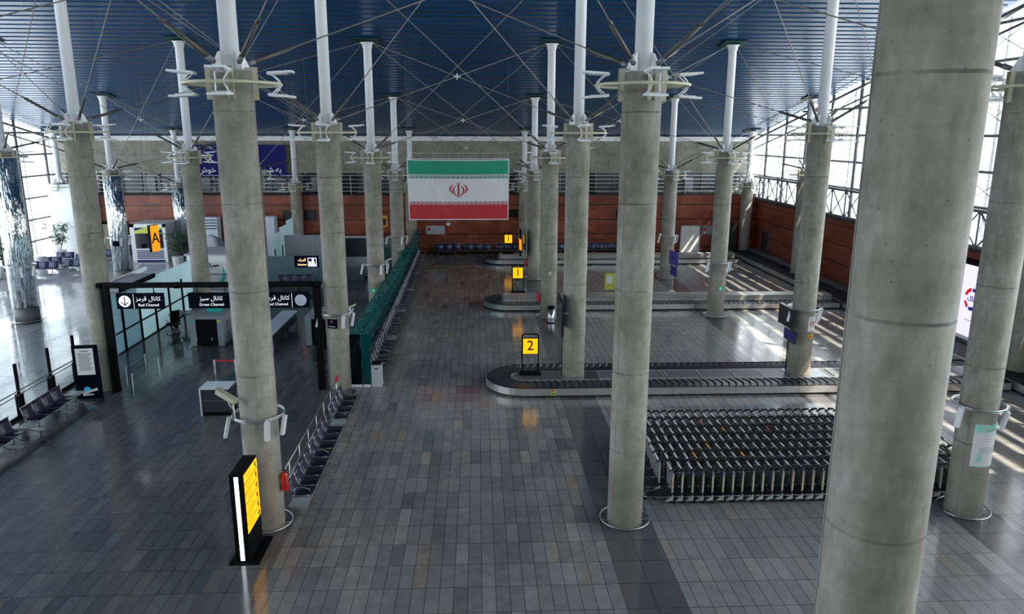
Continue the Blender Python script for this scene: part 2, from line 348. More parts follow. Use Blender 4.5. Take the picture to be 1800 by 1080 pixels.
KANAL = '\ufb90\ufe8e\ufee7\ufe8e\ufedd'
GHERMEZ = '\ufed7\ufeae\ufee3\ufeb0'
SABZ = '\ufeb3\ufe92\ufeb0'
GOMROK = '\ufb94\ufee4\ufeae\ufb8e'

ROOF_S = .1915
def roofz(y): return 9.87 + (59.39 - y) * ROOF_S
XL = [-32.33, -23.33, -14.33, -5.34, 3.66, 12.66, 21.66]
YR = [6.17, 16.97, 27.63, 38.2, 48.9, 59.39]
HH = [11.9, 10.86, 9.85, 8.66, 7.22, 5.77]
XWL, XWR, YB, YN = -33.7, 22.75, 60.2, -5.0
WORLD, SUN, EXPO = 6.0, 22.0, 0.32
# ------------------------------------------------------------------ setting
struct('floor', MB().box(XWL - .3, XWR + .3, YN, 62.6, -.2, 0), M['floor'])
# slatted ceiling: rounded blue slats running across the hall on a falling line
def ceiling():
    mb = MB(); pitch = .565; y = YN; prof = []
    while y < 62.3:
        z = roofz(y)
        for t, dz in ((0, .09), (.13, .09), (.132, .0), (.16, -.022), (.52, -.022), (.55, .0), (.552, .09)):
            prof.append((y + t, roofz(y + t) + dz + .04))
        y += pitch
    n = len(prof); x0, x1 = XWL, XWR
    vs = [(x0, a, b) for a, b in prof] + [(x1, a, b) for a, b in prof]
    mb.add(vs, [(i, i + 1, i + 1 + n, i + n) for i in range(n - 1)])
    mb.add([(x, yy, roofz(yy) + dz) for dz in (.16, .6) for x, yy in ((x0 - .4, YN), (x1 + .4, YN), (x1 + .4, 62.4), (x0 - .4, 62.4))],
           [(0, 3, 2, 1), (4, 5, 6, 7), (0, 1, 5, 4), (1, 2, 6, 5), (2, 3, 7, 6), (3, 0, 4, 7)])
    return mb
struct('ceiling', ceiling(), M['roof'])
struct('wall_back', MB().box(XWL, XWR, YB, YB + .25, 0, 4.72), M['wood'])
struct('trim_1', MB().box(XWL, XWR, YB - .06, YB + 1.7, 4.72, 4.80), M['ledge'])
struct('wall_back_upper', MB().box(XWL, XWR, 62.0, 62.3, 6.42, 9.5).box(XWL, XWR, 61.95, 62.3, 4.0, 4.95), M['concw'])
struct('trim_2', MB().box(XWL, XWR, 61.72, 62.0, 8.98, 9.34), mat('pale_beam', (.55, .55, .54), .5, var=.08))
# gallery glazing behind the rails
g = struct('window_3', MB().box(XWL, XWR, 61.97, 61.99, 4.8, 6.42), M['louvre'])
mb = MB(); x = XWL + .5; k = 0
while x < XWR:
    mb.box(x, x + .09, 61.86, 61.96, 4.8, 6.42)
    if k % 3 == 1: mb.box(x + .35, x + .42, 61.86, 61.96, 4.8, 6.42)
    x += 1.48; k += 1
mb.build('window_frame', M['framed'], g)
mb = MB(); x = XWL + 1.2; k = 0
for x in (XWL + 3.1, -14.4, -11.2, 2.0, 3.6, 8.6, 12.4, 19.9):
    mb.box(x, x + (1.1 if x > 0 else 1.25), 61.83, 61.955, 4.8, 6.42)
mb.build('opening', M['deepb'], g)
mb = MB(); x = XWL + 2
while x < XWR - 2:
    mb.box(x + .5, x + 1.2, 61.80, 61.85, 5.0, 6.1); x += 4.4
mb.build('blind', M['grey'], g)
r = thing('gallery_railing', 'long metal railing of five horizontal rails above the red timber back wall', 'railing', (0, YB + .08, 4.80))
for k in range(5):
    MB().cyl((XWL + .1, 0, .26 + k * .31), (XWR - .1, 0, .26 + k * .31), .028, n=6).build('rail', M['rail'], r)
x = XWL + 1; 
while x < XWR:
    MB().box(x, x + .05, -.03, .03, 0, 1.56).build('post', M['rail'], r); x += 4.5
struct('wall_right', MB().box(XWR, XWR + .3, YN, YB + 2, 0, 4.46), M['woodr'])
struct('trim_3', MB().box(XWR - .10, XWR + .35, YN, YB, 4.30, 4.48), M['ledge'])
struct('trim_4', MB().box(XWR - .05, XWR + .35, YN, YB + 2, 4.48, 4.56), M['frame'])
struct('wall_near', MB().box(XWL, XWR, YN - .3, YN, 0, 14.2).box(XWL, XWR, YN - .3, YN, 16.8, 22.6), mat('near_wall_grey', (.10, .1, .1), .6))
struct('baseboard_back', MB().box(XWL, XWR, YB - .03, YB, 0, .14), M['black'])
# a service door leaf set in the timber, doors on the back wall
d = struct('door_1', MB().box(16.66, 18.17, YB - .06, YB + .02, 0, 2.18), M['door'])
MB().box(16.58, 16.66, YB - .09, YB + .0, 0, 2.26).box(18.17, 18.25, YB - .09, YB, 0, 2.26).box(16.58, 18.25, YB - .09, YB, 2.18, 2.26).build('door_frame', M['gstrip'], d)
MB().box(17.405, 17.425, YB - .066, YB - .06, 0, 2.18).build('door_gap', M['framed'], d)
MB().cyl((17.34, YB - .12, 1.05), (17.34, YB - .06, 1.05), .02).box(17.25, 17.36, YB - .13, YB - .11, 1.03, 1.07).build('door_handle', M['dsteel'], d)
d = struct('door_2', MB().box(-7.95, -7.35, YB - .06, YB + .02, 2.2, 3.12), M['warm'])
MB().box(-7.75, -7.45, YB - .08, YB - .06, 2.35, 2.9).build('window_pane', M['dkwood'], d)
d = struct('door_3', MB().box(XWR - .06, XWR, 56.9, 58.4, 0, 2.05), M['dkwood'])
MB().box(XWR - .09, XWR, 56.8, 56.9, 0, 2.15).box(XWR - .09, XWR, 58.4, 58.5, 0, 2.15).box(XWR - .09, XWR, 56.8, 58.5, 2.05, 2.15).build('door_frame', M['framed'], d)
MB().cyl((XWR - .12, 57.05, 1.0), (XWR - .06, 57.05, 1.0), .02).build('door_handle', M['steel'], d)
d = struct('door_4', MB().box(-29.9, -28.1, YB - .05, YB + .02, 0, 2.5), mat('door_beige', (.42, .36, .27), .5))
MB().box(-30.1, -29.9, YB - .12, YB, 0, 2.7).box(-28.1, -27.9, YB - .12, YB, 0, 2.7).box(-30.1, -27.9, YB - .12, YB, 2.5, 2.7).build('door_frame', M['black'], d)

def glazing(name, xg, side, z0, lev, y0, y1, step, truss):
    """tall glass facade; side = +1 outside lies to +x"""
    xin = xg - side * .34
    g = MB(); ys = []; y = y0
    while y < y1: ys.append(y); y += step
    g.add([(xg, y0 - 6 if y0 > 0 else y0, z0), (xg, 62, z0), (xg, 62, roofz(62) + .3), (xg, y0 - 6 if y0 > 0 else y0, roofz(y0) + .3)], [(0, 1, 2, 3)])
    w = struct(name, g, M['glass' if side > 0 else 'glassl'])
    for z in lev:
        ymax = min(62, 59.39 + (9.87 - z) / ROOF_S)
        MB().cyl((xg - side * .06, YN, z), (xg - side * .06, ymax, z), .075, n=8).build('transom', M['mast'], w)
    for y in ys:
        zt = roofz(y)
        m_ = MB().cyl((xin + side * .12, y, z0), (xin + side * .12, y, zt), .10, n=10).cyl((xin - side * .25, y, z0 + .2), (xin - side * .25, y, zt - .6), .028, n=5)
        for z in lev:
            if z < zt - .4:
                m_.cyl((xin + side * .12, y, z), (xin - side * .25, y, z), .025, n=5)
                for a, b in ((1, 1), (1, -1), (-1, 1), (-1, -1)):
                    m_.cyl((xin + side * .12, y, z), (xg - side * .03, y + a * .28, z + b * .2), .016, n=4)
        m_.build('mast', M['mast'], w)
    m_ = MB()
    for i, y in enumerate(ys[:-1]):
        for j, z in enumerate(lev[:-1]):
            if (i + j) % 2 == 0 and roofz(y + step) > lev[j + 1]:
                m_.cyl((xin - side * .2, y, z), (xin - side * .2, y + step, lev[j + 1]), .018, n=4).cyl((xin - side * .2, y + step, z), (xin - side * .2, y, lev[j + 1]), .018, n=4)
    m_.build('bracing_rod', M['mast'], w)
    for dz, rr, mm in ((.55, .085, 'framed'), (1.25, .06, 'framed')):
        MB().cyl((xin - side * .3, YN, roofz(YN) - dz), (xin - side * .3, 61.9, roofz(61.9) - dz), rr, n=8).build('top_chord', M['mast'], w)
    if truss:
        a, b = z0 + .06, z0 + 1.72
        xt = xg - side * .55
        MB().box(xt - .06, xt + .06, YN, 60.1, b - .07, b + .07).build('truss_chord', M['framed'], w)
        MB().box(xt - .06, xt + .06, YN, 60.1, a, a + .12).build('truss_chord', M['framed'], w)
        m_ = MB(); y = y0; k = 0; h2 = step / 2
        while y < 59.8:
            m_.cyl((xt, y, a), (xt, y, b), .05, n=6); y2 = min(y + h2, 60)
            m_.cyl((xt, y, a), (xt, y2, b), .04, n=6).cyl((xt, y, b), (xt, y2, a), .04, n=6)
            m_.cyl((xt, y, b), (xg - side * .05, y + .2, a + .9), .022, n=5).cyl((xt, y, a), (xg - side * .05, y + .6, a + .9), .022, n=5)
            y += h2; k += 1
        m_.build('truss_web', M['framed'], w)
    return w
step = 10.6 / 3
glazing('window_1', XWR + .2, 1, 4.5, [6.3 + 1.6 * k for k in range(8)], YN + .2, 61, step, True)
glazing('window_2', XWL, -1, 0., [1.56 + 1.6 * k for k in range(11)], YN + 1.43, 61, step, False)
struct('wall_left_pier', MB().box(-33.1, -30.3, 58.9, 59.9, 0, 5.70), M['white'])
w = struct('window_4', MB().box(XWL, XWR, YN - .12, YN - .1, 14.2, 16.8), M['glass'])
x = XWL
while x < XWR:
    MB().box(x, x + .22, YN - .25, YN, 14.2, 16.8).build('mullion', M['framed'], w); x += 2.25
for z in (15.4,): MB().box(XWL, XWR, YN - .22, YN - .02, z, z + .18).build('transom', M['framed'], w)

# ------------------------------------------------------------------ columns
def gusset(R, ang, s=1.):
    mb = MB(); c, sn = math.cos(ang), math.sin(ang)
    prof = [(R - .01, 0), (R + .24, 0), (R + .20, .10), (R + .07, .36), (R - .01, .40)]
    for t0 in (-.018,):
        vs = []
        for t in (t0, -t0):
            for r_, z in prof: vs.append((c * r_ - sn * t, sn * r_ + c * t, z))
        n = 5; mb.add(vs, [(0, 1, 2, 3, 4), (9, 8, 7, 6, 5)] + [(k, (k + 1) % n, (k + 1) % n + n, k + n) for k in range(n)])
    return mb
def flood_mb(a, up):
    # one flood lamp: plate on a two-arm yoke at the ring, facing outwards
    mb = MB(); s = 1 if up else -1
    T = Matrix.Rotation(a, 4, 'Z')
    def q(x, y, z): return T @ Vector((x, y, z))
    def cb(x, y, z, d, ry=0.):
        mb.box(-d[0] / 2, d[0] / 2, -d[1] / 2, d[1] / 2, -d[2] / 2, d[2] / 2, 0, T @ Matrix.Translation((x, y, z)) @ Matrix.Rotation(ry, 4, 'Y'))
    cb(1.05, 0, s * .25, (.52, .40, .045), s * -.06)
    for yy in (-.15, 0, .15): cb(1.0, yy, s * .225, (.36, .02, .03), s * -.05)
    cb(.83, 0, s * .23, (.09, .24, .05))
    for yy in (-.14, .14):
        mb.cyl(q(.84, yy, s * .22), q(.98, yy * .7, s * .09), .017, n=6).cyl(q(.98, yy * .7, s * .09), q(1.03, yy * .5, 0), .017, n=6)
    mb.cyl(q(.80, -.16, s * .22), q(.80, .16, s * .22), .035, n=8)
    return mb
SH = {}
def column(li, ri, X, Y, H, G, label, clad=False, guard=True, service=False, near=True, z0=0.):
    root = thing('mirror_clad_column' if clad else 'concrete_column', label, 'column', (X, Y, 0), 0, 'mirror clad columns' if clad else 'concrete columns of the hall')
    R = .435
    def sh(key, fn, name, mats):
        if key in SH:
            o = SH[key].copy(); COL.objects.link(o); o.parent = root; o.name = name; return o
        o = fn().build(name, mats, root); SH[key] = o; return o
    if clad:
        MB().lathe((0, 0, 0), [(.575, .0), (.57, .80)], 28).build('foot', M['greyc'], root)
        prof = [(.53, .95)]
        MB().lathe((0, 0, 0), [(.555, .80), (.555, H - .25)], 36).build('mirror_cladding', M['mirror'], root)
        MB().lathe((0, 0, 0), [(R, H - .3), (R, H)], 28).build('shaft', M['conc'], root)
        MB().ring((0, 0, .16), .78, .02).build('guard_ring', M['steel'], root)
    else:
        MB().lathe((0, 0, 0), [(R + .012, z0), (R, z0 + .03), (R, H)], 48).build('shaft', M['conc'], root)
        sg = MB()
        a0 = -PI / 2 - .95
        if (li, ri) == (4, 0): a0 = -3.36
        for a_ in (a0, a0 + PI): sg.box(-.004, .004, -.0015, .0015, z0 + .05, H - .7, 0, Matrix.Translation((R * math.cos(a_), R * math.sin(a_), 0)))
        sg.build('formwork_seam', M['greyc'], root)
        if guard:
            o = sh('guard', lambda: (lambda m_: [m_.cyl((.43 * math.cos(a), .43 * math.sin(a), .05), (.62 * math.cos(a), .62 * math.sin(a), .12), .014, n=6) for a in (-1.57, -.1, 1.6, 3.3)] and m_)(MB().ring((0, 0, .12), .62, .019, 48, 8)), 'guard_ring', M['steel'])
    # white steel post above the concrete
    PR = .195
    MB().lathe((0, 0, 0), [(PR + .05, H), (PR + .05, H + .03), (PR, H + .05), (PR, G - .34), (PR + .03, G - .30), (PR * 1.25, G - .14), (PR * 1.75, G - .06)], 28).build('post', M['post'], root)
    MB().cbox((0, 0, G - .03), (1.15, 1.15, .05), 0, 0, 0, -math.atan(ROOF_S)).build('head_plate', M['teal'], root)
    for k in range(4):
        o = sh('gus%d' % k, lambda k=k: gusset(PR, PI / 4 + k * PI / 2 + (.12 if k % 2 else -.12)), 'gusset_plate', M['fix']); o.location.z = H + .02
    # channel brackets, cream ring and flood lamps
    for k in range(4):
        a = k * PI / 2 + (.22 if k % 2 else .12)
        def br(a=a):
            mb = MB(); T = Matrix.Rotation(a, 4, 'Z')
            mb.box(.43, .475, -.07, .07, -.60, .08, 0, T).box(.475, .54, -.07, -.052, -.60, .08, 0, T).box(.475, .54, .052, .07, -.60, .08, 0, T)
            mb.box(.20, .475, -.06, .06, .04, .08, 0, T); return mb
        o = sh('br%d' % k, br, 'bracket', M['cream']); o.location.z = H
    o = sh('ring', lambda: (lambda m_: [m_.cyl((.52 * math.cos(a), .52 * math.sin(a), 0), (1.0 * math.cos(a), 1.0 * math.sin(a), 0), .024, n=6) for a in (.12, PI / 2 + .22, PI + .12, 1.5 * PI + .22)] and m_)(MB().ring((0, 0, 0), 1.02, .036, 56, 8)), 'lamp_ring', M['cream'])
    o.location.z = H - .27
    for k in range(4):
        for up in (0, 1):
            o = sh('fl%d%d' % (k, up), lambda: flood_mb(k * PI / 2 + .06, up), 'flood_lamp', M['fix']); o.location.z = H - .27
    if service:
        MB().ring((0, 0, 3.0), .60 if not clad else .72, .02, 48, 8).ring((0, 0, 2.955), .60 if not clad else .72, .013, 48, 6).build('service_ring', M['steel'], root)
        rr = .64 if not clad else .76
        for k, a in enumerate((-PI / 2 - 1.15, -PI / 2 + .55, -PI / 2 + 1.35, PI / 2)):
            T = Matrix.Translation((rr * math.cos(a), rr * math.sin(a), 2.97)) @ Matrix.Rotation(a, 4, 'Z') @ Matrix.Rotation(.2 if k != 0 else -.25, 4, 'Y')
            mb = MB().box(.0, .075, -.06, .06, -.50, .0, 0, T).box(-.04, .03, -.02, .02, -.03, .03, 0, T)
            mb.build('column_speaker', M['fix'], root)
    return root
ROWN = ['nearest', 'second', 'third', 'fourth', 'fifth', 'sixth']
LINE = ['outer left', 'mirror-clad left', 'left hall', 'left aisle', 'right aisle', 'right', 'outer right']
NUDGE = {(3, 1): (-5.33, 17.05), (4, 1): (3.63, 16.89), (5, 1): (12.50, 17.03), (3, 2): (-5.38, 27.47), (2, 2): (-14.2, 27.58), (4, 0): (3.69, 6.17)}
COLS = {}
def cname(l, r_): return '%s row %s line' % (ROWN[r_], LINE[l])
for l in range(7):
    for r_ in range(6):
        vis = {0: (5,), 1: (3, 4, 5), 2: (2, 3, 4, 5), 3: (1, 2, 3, 4, 5), 4: (0, 1, 2, 3, 4, 5), 5: (1, 2, 3, 4, 5), 6: (2, 3, 4, 5)}[l]
        if r_ not in vis: continue
        X, Y = NUDGE.get((l, r_), (XL[l], YR[r_])); H = HH[r_]; G = roofz(Y) - .02
        clad = l == 1
        deck = (r_ == 2 and l in (4, 5))
        if l == 4 and r_ == 0: lab = 'huge concrete column closest to the camera, cropped by the frame at right'
        elif clad: lab = 'mirror-clad column in the bright left hall, %s row from the camera' % ROWN[r_]
        else: lab = 'tall round concrete column, %s row from the camera, %s line' % (ROWN[r_], LINE[l])
        COLS[(l, r_)] = column(l, r_, X, Y, H, G, lab, clad, guard=not deck and r_ > 0 and not (l == 2) and (l, r_) != (3, 2), service=(l in (1, 3, 5) and r_ in (1, 2, 3, 4)) or (l == 6 and r_ == 1), z0=.34 if deck else 0)
# tie rods: from every column head up to the head plates of the diagonal neighbours
def rod(a, b, label):
    a, b = Vector(a), Vector(b); d = b - a; L = d.length; d.normalize()
    r0 = thing('tie_rod', label, 'rod', tuple(a), 0, 'diagonal tie rods under the roof')
    s = MB().cyl((0, 0, 0), d * 1.25, .05, n=8).cyl(d * 1.25, d * 1.4, .052, .024, n=8).build('sleeve', M['sleeve'], r0)
    MB().cyl(d * 1.35, d * L, .017, n=6).build('bar', M['rod'], r0)
    MB().cyl(d * .02, d * .22, .062, n=8).build('clevis', M['dsteel'], r0)
def cxy(l, r_): return NUDGE.get((l, r_), (XL[l], YR[r_]))
for l in range(7):
    for r_ in range(6):
        if l == 0: continue
        if l == 1 and r_ < 2: continue
        X, Y = cxy(l, r_)
        for dl in (-1, 1):
            for dr in (-1, 1):
                l2, r2 = l + dl, r_ + dr
                if not (0 <= l2 < 7 and 0 <= r2 < 6): continue
                if (r_ == 0 and l not in (3, 4)): continue
                X2, Y2 = cxy(l2, r2); k = 1 / 1.4142
                a = (X + dl * .36 * k, Y + dr * .36 * k, HH[r_] + .16); b = (X2 - dl * .30, Y2 - dr * .30, roofz(Y2) - .14)
                rod(a, b, 'tie rod from %s column up %s to the %s' % (cname(l, r_), 'and away' if dr > 0 else 'and nearer', 'right' if dl > 0 else 'left'))
for l in range(6):
    for r_ in range(5):
        if l == 0 and r_ < 3: continue
        pa, pb = Vector((*cxy(l, r_), HH[r_])), Vector((*cxy(l + 1, r_ + 1), roofz(YR[r_ + 1])))
        c = (pa + pb) / 2 + Vector((0, 0, .02))
        mb = MB()
        for a in (0, PI / 2): mb.cbox(c, (.34, .05, .035), 0, a + PI / 4)
        mb.cyl(c + Vector((0, 0, -.12)), c + Vector((0, 0, .12)), .03, n=6)
        tag(mb.build('rod_coupler', M['fix']), 'small cross coupler on tie rods behind the %s row, right of %s line' % (ROWN[r_], LINE[l]), 'coupler', 'rod couplers')
# ------------------------------------------------------------------ baggage carousels
def outline(cx, cy, hw, xr, n=20):
    # stadium with a round left end, straight right end at xr
    pts = []
    for k in range(n + 1):
        t = PI / 2 + PI * k / n; pts.append((cx + hw * math.cos(t), cy + hw * math.sin(t)))
    m_ = 30
    for k in range(m_ + 1): pts.append((cx + (xr - cx) * (k + .02) / (m_ + .02), cy - hw))
    for k in range(m_ + 1): pts.append((xr - (xr - cx) * k / (m_ + .02), cy + hw))
    return pts
def carousel(label, tip, cy, hw, bw, xr, up, holes=()):
    t = thing('baggage_carousel', label, 'baggage carousel', (0, 0, 0), 0, 'baggage carousels')
    cx = tip + hw; z = .36
    O = lambda d: outline(cx, cy, hw - d, xr)
    MB().band(O(.10), O(.3), 0.003, .10).build('plinth', M['plinth'], t)
    MB().band(O(0), O(.03), .085, z - .01).build('steel_skirt', M['skirt'], t)
    mb = MB(); x = cx + .6
    while x < xr: mb.box(x, x + .012, cy - hw - .003, cy - hw, .09, z - .012); x += 2.4
    mb.build('skirt_joint', M['dsteel'], t)
    MB().band(O(.03), O(.07), .28, z).build('bumper_strip', M['black'], t)
    MB().band(O(.06), O(bw), .30, z - .025).build('belt', M['rubber'], t)
    # overlapping crescent slats: many, one mesh each for the nearest ones
    mb = MB(); d = .30
    def slat(px, py, a):
        T = Matrix.Translation((px, py, 0)) @ Matrix.Rotation(a, 4, 'Z'); vs = []; n = 6; w = bw - .10
        for i in range(n + 1):
            s = i / n; yy = (s - .5) * w; xx = .14 * math.sin(PI * s)
            vs += [(xx, yy, z - .026), (xx + .03, yy, z + .004), (xx + .22, yy, z - .024)]
        mb.add(vs, [f for i in range(n) for f in ((3 * i, 3 * i + 3, 3 * i + 4, 3 * i + 1), (3 * i + 1, 3 * i + 4, 3 * i + 5, 3 * i + 2))], 0, False, T)
    x = cx
    while x < xr - .4: slat(x, cy - hw + bw / 2 + .02, 0); slat(x, cy + hw - bw / 2 - .02, PI); x += .27
    for k in range(15):
        a = PI / 2 + PI * (k + .5) / 15; rr = hw - bw / 2; slat(cx + rr * math.cos(a), cy + rr * math.sin(a), a + PI / 2)
    o = mb.build('belt_slats', M['slat'], t); o['kind'] = 'stuff'
    ins = [(px, py) for px, py in O(bw + .0)]
    MB().prism(ins, .06, z - .01).build('inner_deck', M['plate'], t)
    MB().band(O(bw - .03), O(bw + .02), .2, z + .005).build('inner_rim', M['skirt'], t)
    hi = hw - bw
    if up:
        MB().band(O(bw + .03), O(bw + .07), z, z + up).build('island_upstand', M['skirt'], t)
        MB().prism([(a, b) for a, b in O(bw + .06)], z + up - .04, z + up - .01).build('island_top', M['skirt'], t)
    else:
        x = cx + 2.9
        while x < xr - 1.6:
            if all(abs(x + .55 - h) > 1.35 for h in holes):
                o = MB().box(x, x + 1.15, cy - hi + .10, cy + hi - .10, z - .01, z + .012).build('access_panel', M['dsteel'], t)
                MB().band([(x - .04, cy - hi + .06), (x + 1.19, cy - hi + .06), (x + 1.19, cy + hi - .06), (x - .04, cy + hi - .06)], [(x, cy - hi + .10), (x + 1.15, cy - hi + .10), (x + 1.15, cy + hi - .10), (x, cy + hi - .10)], z - .01, z + .02).build('panel_frame', M['gstrip'], o)
            x += 1.32
        for h in holes:
            MB().box(h - .55, h + .95, cy - hi + .03, cy + hi - .03, z - .01, z + .004).build('cover_plate', M['steel'], t)
    return t
CY2, CY3, CY4 = 27.46, 41.2, 56.0
carousel('nearest baggage carousel, dark slatted belt with steel skirt, under the 2 sign', .24, CY2, 1.53, 1.0, 20.2, 0, (3.66, 12.66))
carousel('middle baggage carousel with raised steel island, carrying the nearer number 1 sign', .25, CY3, 1.52, 1.02, 20.2, .26)
carousel('farthest baggage carousel near the red timber back wall', .44, CY4, 1.5, 1.0, 19.6, .26)
# the belt that runs along the right-hand timber wall
t = thing('wall_conveyor', 'long dark conveyor belt running along the foot of the right timber wall', 'conveyor', (0, 0, 0))
MB().box(20.42, 22.6, 22, 59.3, 0.003, .1).build('plinth', M['plinth'], t)
MB().box(20.36, 20.40, 22, 59.3, .08, .36).build('steel_skirt', M['skirt'], t)
MB().box(20.40, 22.0, 22, 59.3, .1, .335).build('belt', M['rubber'], t)
mb = MB(); y = 22.1
while y < 59.0:
    mb.add([(20.45, y, .338), (21.1, y + .1, .338), (21.9, y, .338), (20.45, y + .03, .352), (21.1, y + .13, .352), (21.9, y + .03, .352), (20.45, y + .26, .338), (21.1, y + .3, .338), (21.9, y + .26, .338)],
           [(0, 1, 4, 3), (1, 2, 5, 4), (3, 4, 7, 6), (4, 5, 8, 7)]); y += .27
o = mb.build('belt_slats', M['rubber'], t); o['kind'] = 'stuff'
MB().box(22.0, 22.6, 22, 59.3, .1, .5).build('back_rail', M['dsteel'], t)

# numbered lit signs on the carousels
def numsign(lab, X, Y, n, z0=.352):
    t = thing('carousel_number_sign', lab, 'sign', (X, Y, z0), 0)
    MB().box(-.42, .42, -.22, .22, 0, .045).build('base_plate', M['black'], t)
    for s in (-1, 1): MB().cyl((s * .315, 0, .04), (s * .315, 0, 1.56), .026, n=8).build('leg', M['black'], t)
    MB().tube([(-.315, 0, 1.50), (-.31, 0, 1.57), (-.26, 0, 1.61), (.26, 0, 1.61), (.31, 0, 1.57), (.315, 0, 1.50)], .026, 8).build('top_bar', M['black'], t)
    MB().box(-.30, .30, -.055, .055, .82, 1.46).build('light_box', M['black'], t)
    MB().box(-.285, .285, -.060, -.055, .835, 1.445).box(-.285, .285, .055, .060, .835, 1.445).build('lit_face', M['yellow'], t)
    text('numeral', n, .56, M['ink'], t, (0, -.064, 1.15), bold=.004)
    text('numeral', n, .56, M['ink'], t, (0, .064, 1.15), '+y', bold=.004)
numsign('lit yellow sign with black number 2 on the nearest baggage carousel', 1.98, 27.75, '2')
numsign('lit yellow sign with black number 1 on the middle baggage carousel', 2.24, 42.0, '1', .61)
numsign('small lit yellow sign with black number 1 on the farthest baggage carousel', 2.26, 56.2, '1', .61)
def sticker(name, lab, cat, X, Y, z, w, h_, face='-y', mt='orangedot'):
    return tag(MB().box(-w / 2, w / 2, -.004, 0, -h_ / 2, h_ / 2).build(name, M[mt], None, (X, Y, z), FACE[face]), lab, cat)
t = thing('warning_label', 'orange round and yellow square warning labels on the nearest carousel skirt', 'label', (2.7, CY2 - 1.530, .22))
MB().cyl((0, 0, .075), (0, -.006, .075), .06, n=20).build('round_label', M['orangedot'], t)
MB().cyl((0, -.006, .075), (0, -.009, .075), .03, n=16).build('round_mark', M['ink'], t)
MB().box(-.07, .07, -.006, 0, -.13, .0).build('square_label', M['lime'], t)
MB().box(-.03, .03, -.009, -.006, -.095, -.035).build('square_mark', M['ink'], t)

# ------------------------------------------------------------------ baggage trolleys, seven ranks nested along x
def trolley():
    t = thing('baggage_trolley', 'x', 'baggage trolley', (0, 0, 0), 0, 'nested baggage trolleys')
    mb = MB()
    for s in (-1, 1):
        y = s * .27
        mb.tube([(.05, y, .20), (-.25, s * .24, .17), (-.62, s * .14, .13), (-.74, 0, .12)], .014, 6)
        mb.tube([(.06, y, .10), (0, y, .2), (-.015, y, .6), (-.01, y, .93), (.02, y, .985), (.09, y, 1.01)], .015, 6)
    mb.cyl((.03, -.27, .2), (.03, .27, .2), .014, n=6)
    mb.build('frame', M['trol'], t)
    MB().add([(.02, -.25, .215), (.02, .25, .215), (-.6, .13, .145), (-.6, -.13, .145), (.02, -.25, .205), (.02, .25, .205), (-.6, .13, .135), (-.6, -.13, .135)],
             [(0, 1, 2, 3), (7, 6, 5, 4), (0, 4, 5, 1), (1, 5, 6, 2), (2, 6, 7, 3), (3, 7, 4, 0)]).build('luggage_deck', M['grip'], t)
    MB().add([(0, -.25, .40), (0, .25, .40), (.015, .25, .86), (.015, -.25, .86), (-.02, -.25, .40), (-.02, .25, .40), (-.005, .25, .86), (-.005, -.25, .86)],
             [(0, 1, 2, 3), (7, 6, 5, 4), (0, 4, 5, 1), (1, 5, 6, 2), (2, 6, 7, 3), (3, 7, 4, 0)]).build('back_panel', M['tpanel'], t)
    o = MB().box(-.028, .022, -.300, -.286, .32, .88).build('side_strip', M['gstrip'], t)
    MB().box(-.022, .016, -.303, -.300, .36, .80).build('sticker', M['sticker'], o)
    MB().cbox((-.03, 0, .945), (.055, .50, .022), 0, 0, .35).build('crossbar', M['tbar'], t)
    mb = MB()
    for s in (-1, 1):
        y = s * .27
        mb.tube([(-.10, y, .93), (-.02, y, .985), (.07, y, 1.03), (.14, y, 1.03), (.20, y, .99), (.215, y, .92)], .022, 6)
        mb.cbox((.07, y, 1.03), (.16, .05, .05), 0, 0, 0)
    mb.cyl((.215, -.27, .93), (.215, .27, .93), .017, n=6)
    mb.build('handle', M['grip'], t)
    mb = MB()
    for k in range(4): mb.cyl((.03 + k * .05, -.22, .74), (.03 + k * .05, .22, .74), .004, n=3)
    for k in range(4): mb.tube([(.02, -.21 + k * .14, .86), (.04, -.21 + k * .14, .74), (.18, -.21 + k * .14, .74), (.20, -.21 + k * .14, .86)], .004, 3)
    mb.tube([(.02, -.22, .86), (.20, -.22, .86), (.20, .22, .86), (.02, .22, .86)], .006, 4)
    mb.build('wire_basket', M['trol'], t)
    MB().add([(.03, -.31, .24), (.03, -.24, .24), (.03, -.31, .10), (-.17, -.29, .07), (-.17, -.24, .07), (.03, -.24, .09)],
             [(0, 1, 4, 3), (0, 3, 2), (1, 5, 4), (2, 3, 4, 5), (0, 2, 5, 1)]).build('corner_bumper', M['bumper'], t)
    for x, y, r_ in ((.04, -.27, .065), (.04, .27, .065), (-.66, 0, .055)):
        MB().cyl((x, y - .02, r_), (x, y + .02, r_), r_, n=12).build('wheel', M['grip'], t)
    return t
proto = trolley(); first = True
BAR_O = {(4, 1): 'tbaro', (6, 2): 'tbaro', (9, 4): 'tbaro', (9, 1): 'tbaro', (7, 5): 'tbarr', (14, 4): 'tbarr'}
RK = ['front', 'second', 'third', 'fourth', 'fifth', 'sixth', 'back']
def nth(n): return '%d%s' % (n, 'th' if 10 <= n % 100 <= 20 else {1: 'st', 2: 'nd', 3: 'rd'}.get(n % 10, 'th'))
NT = 32
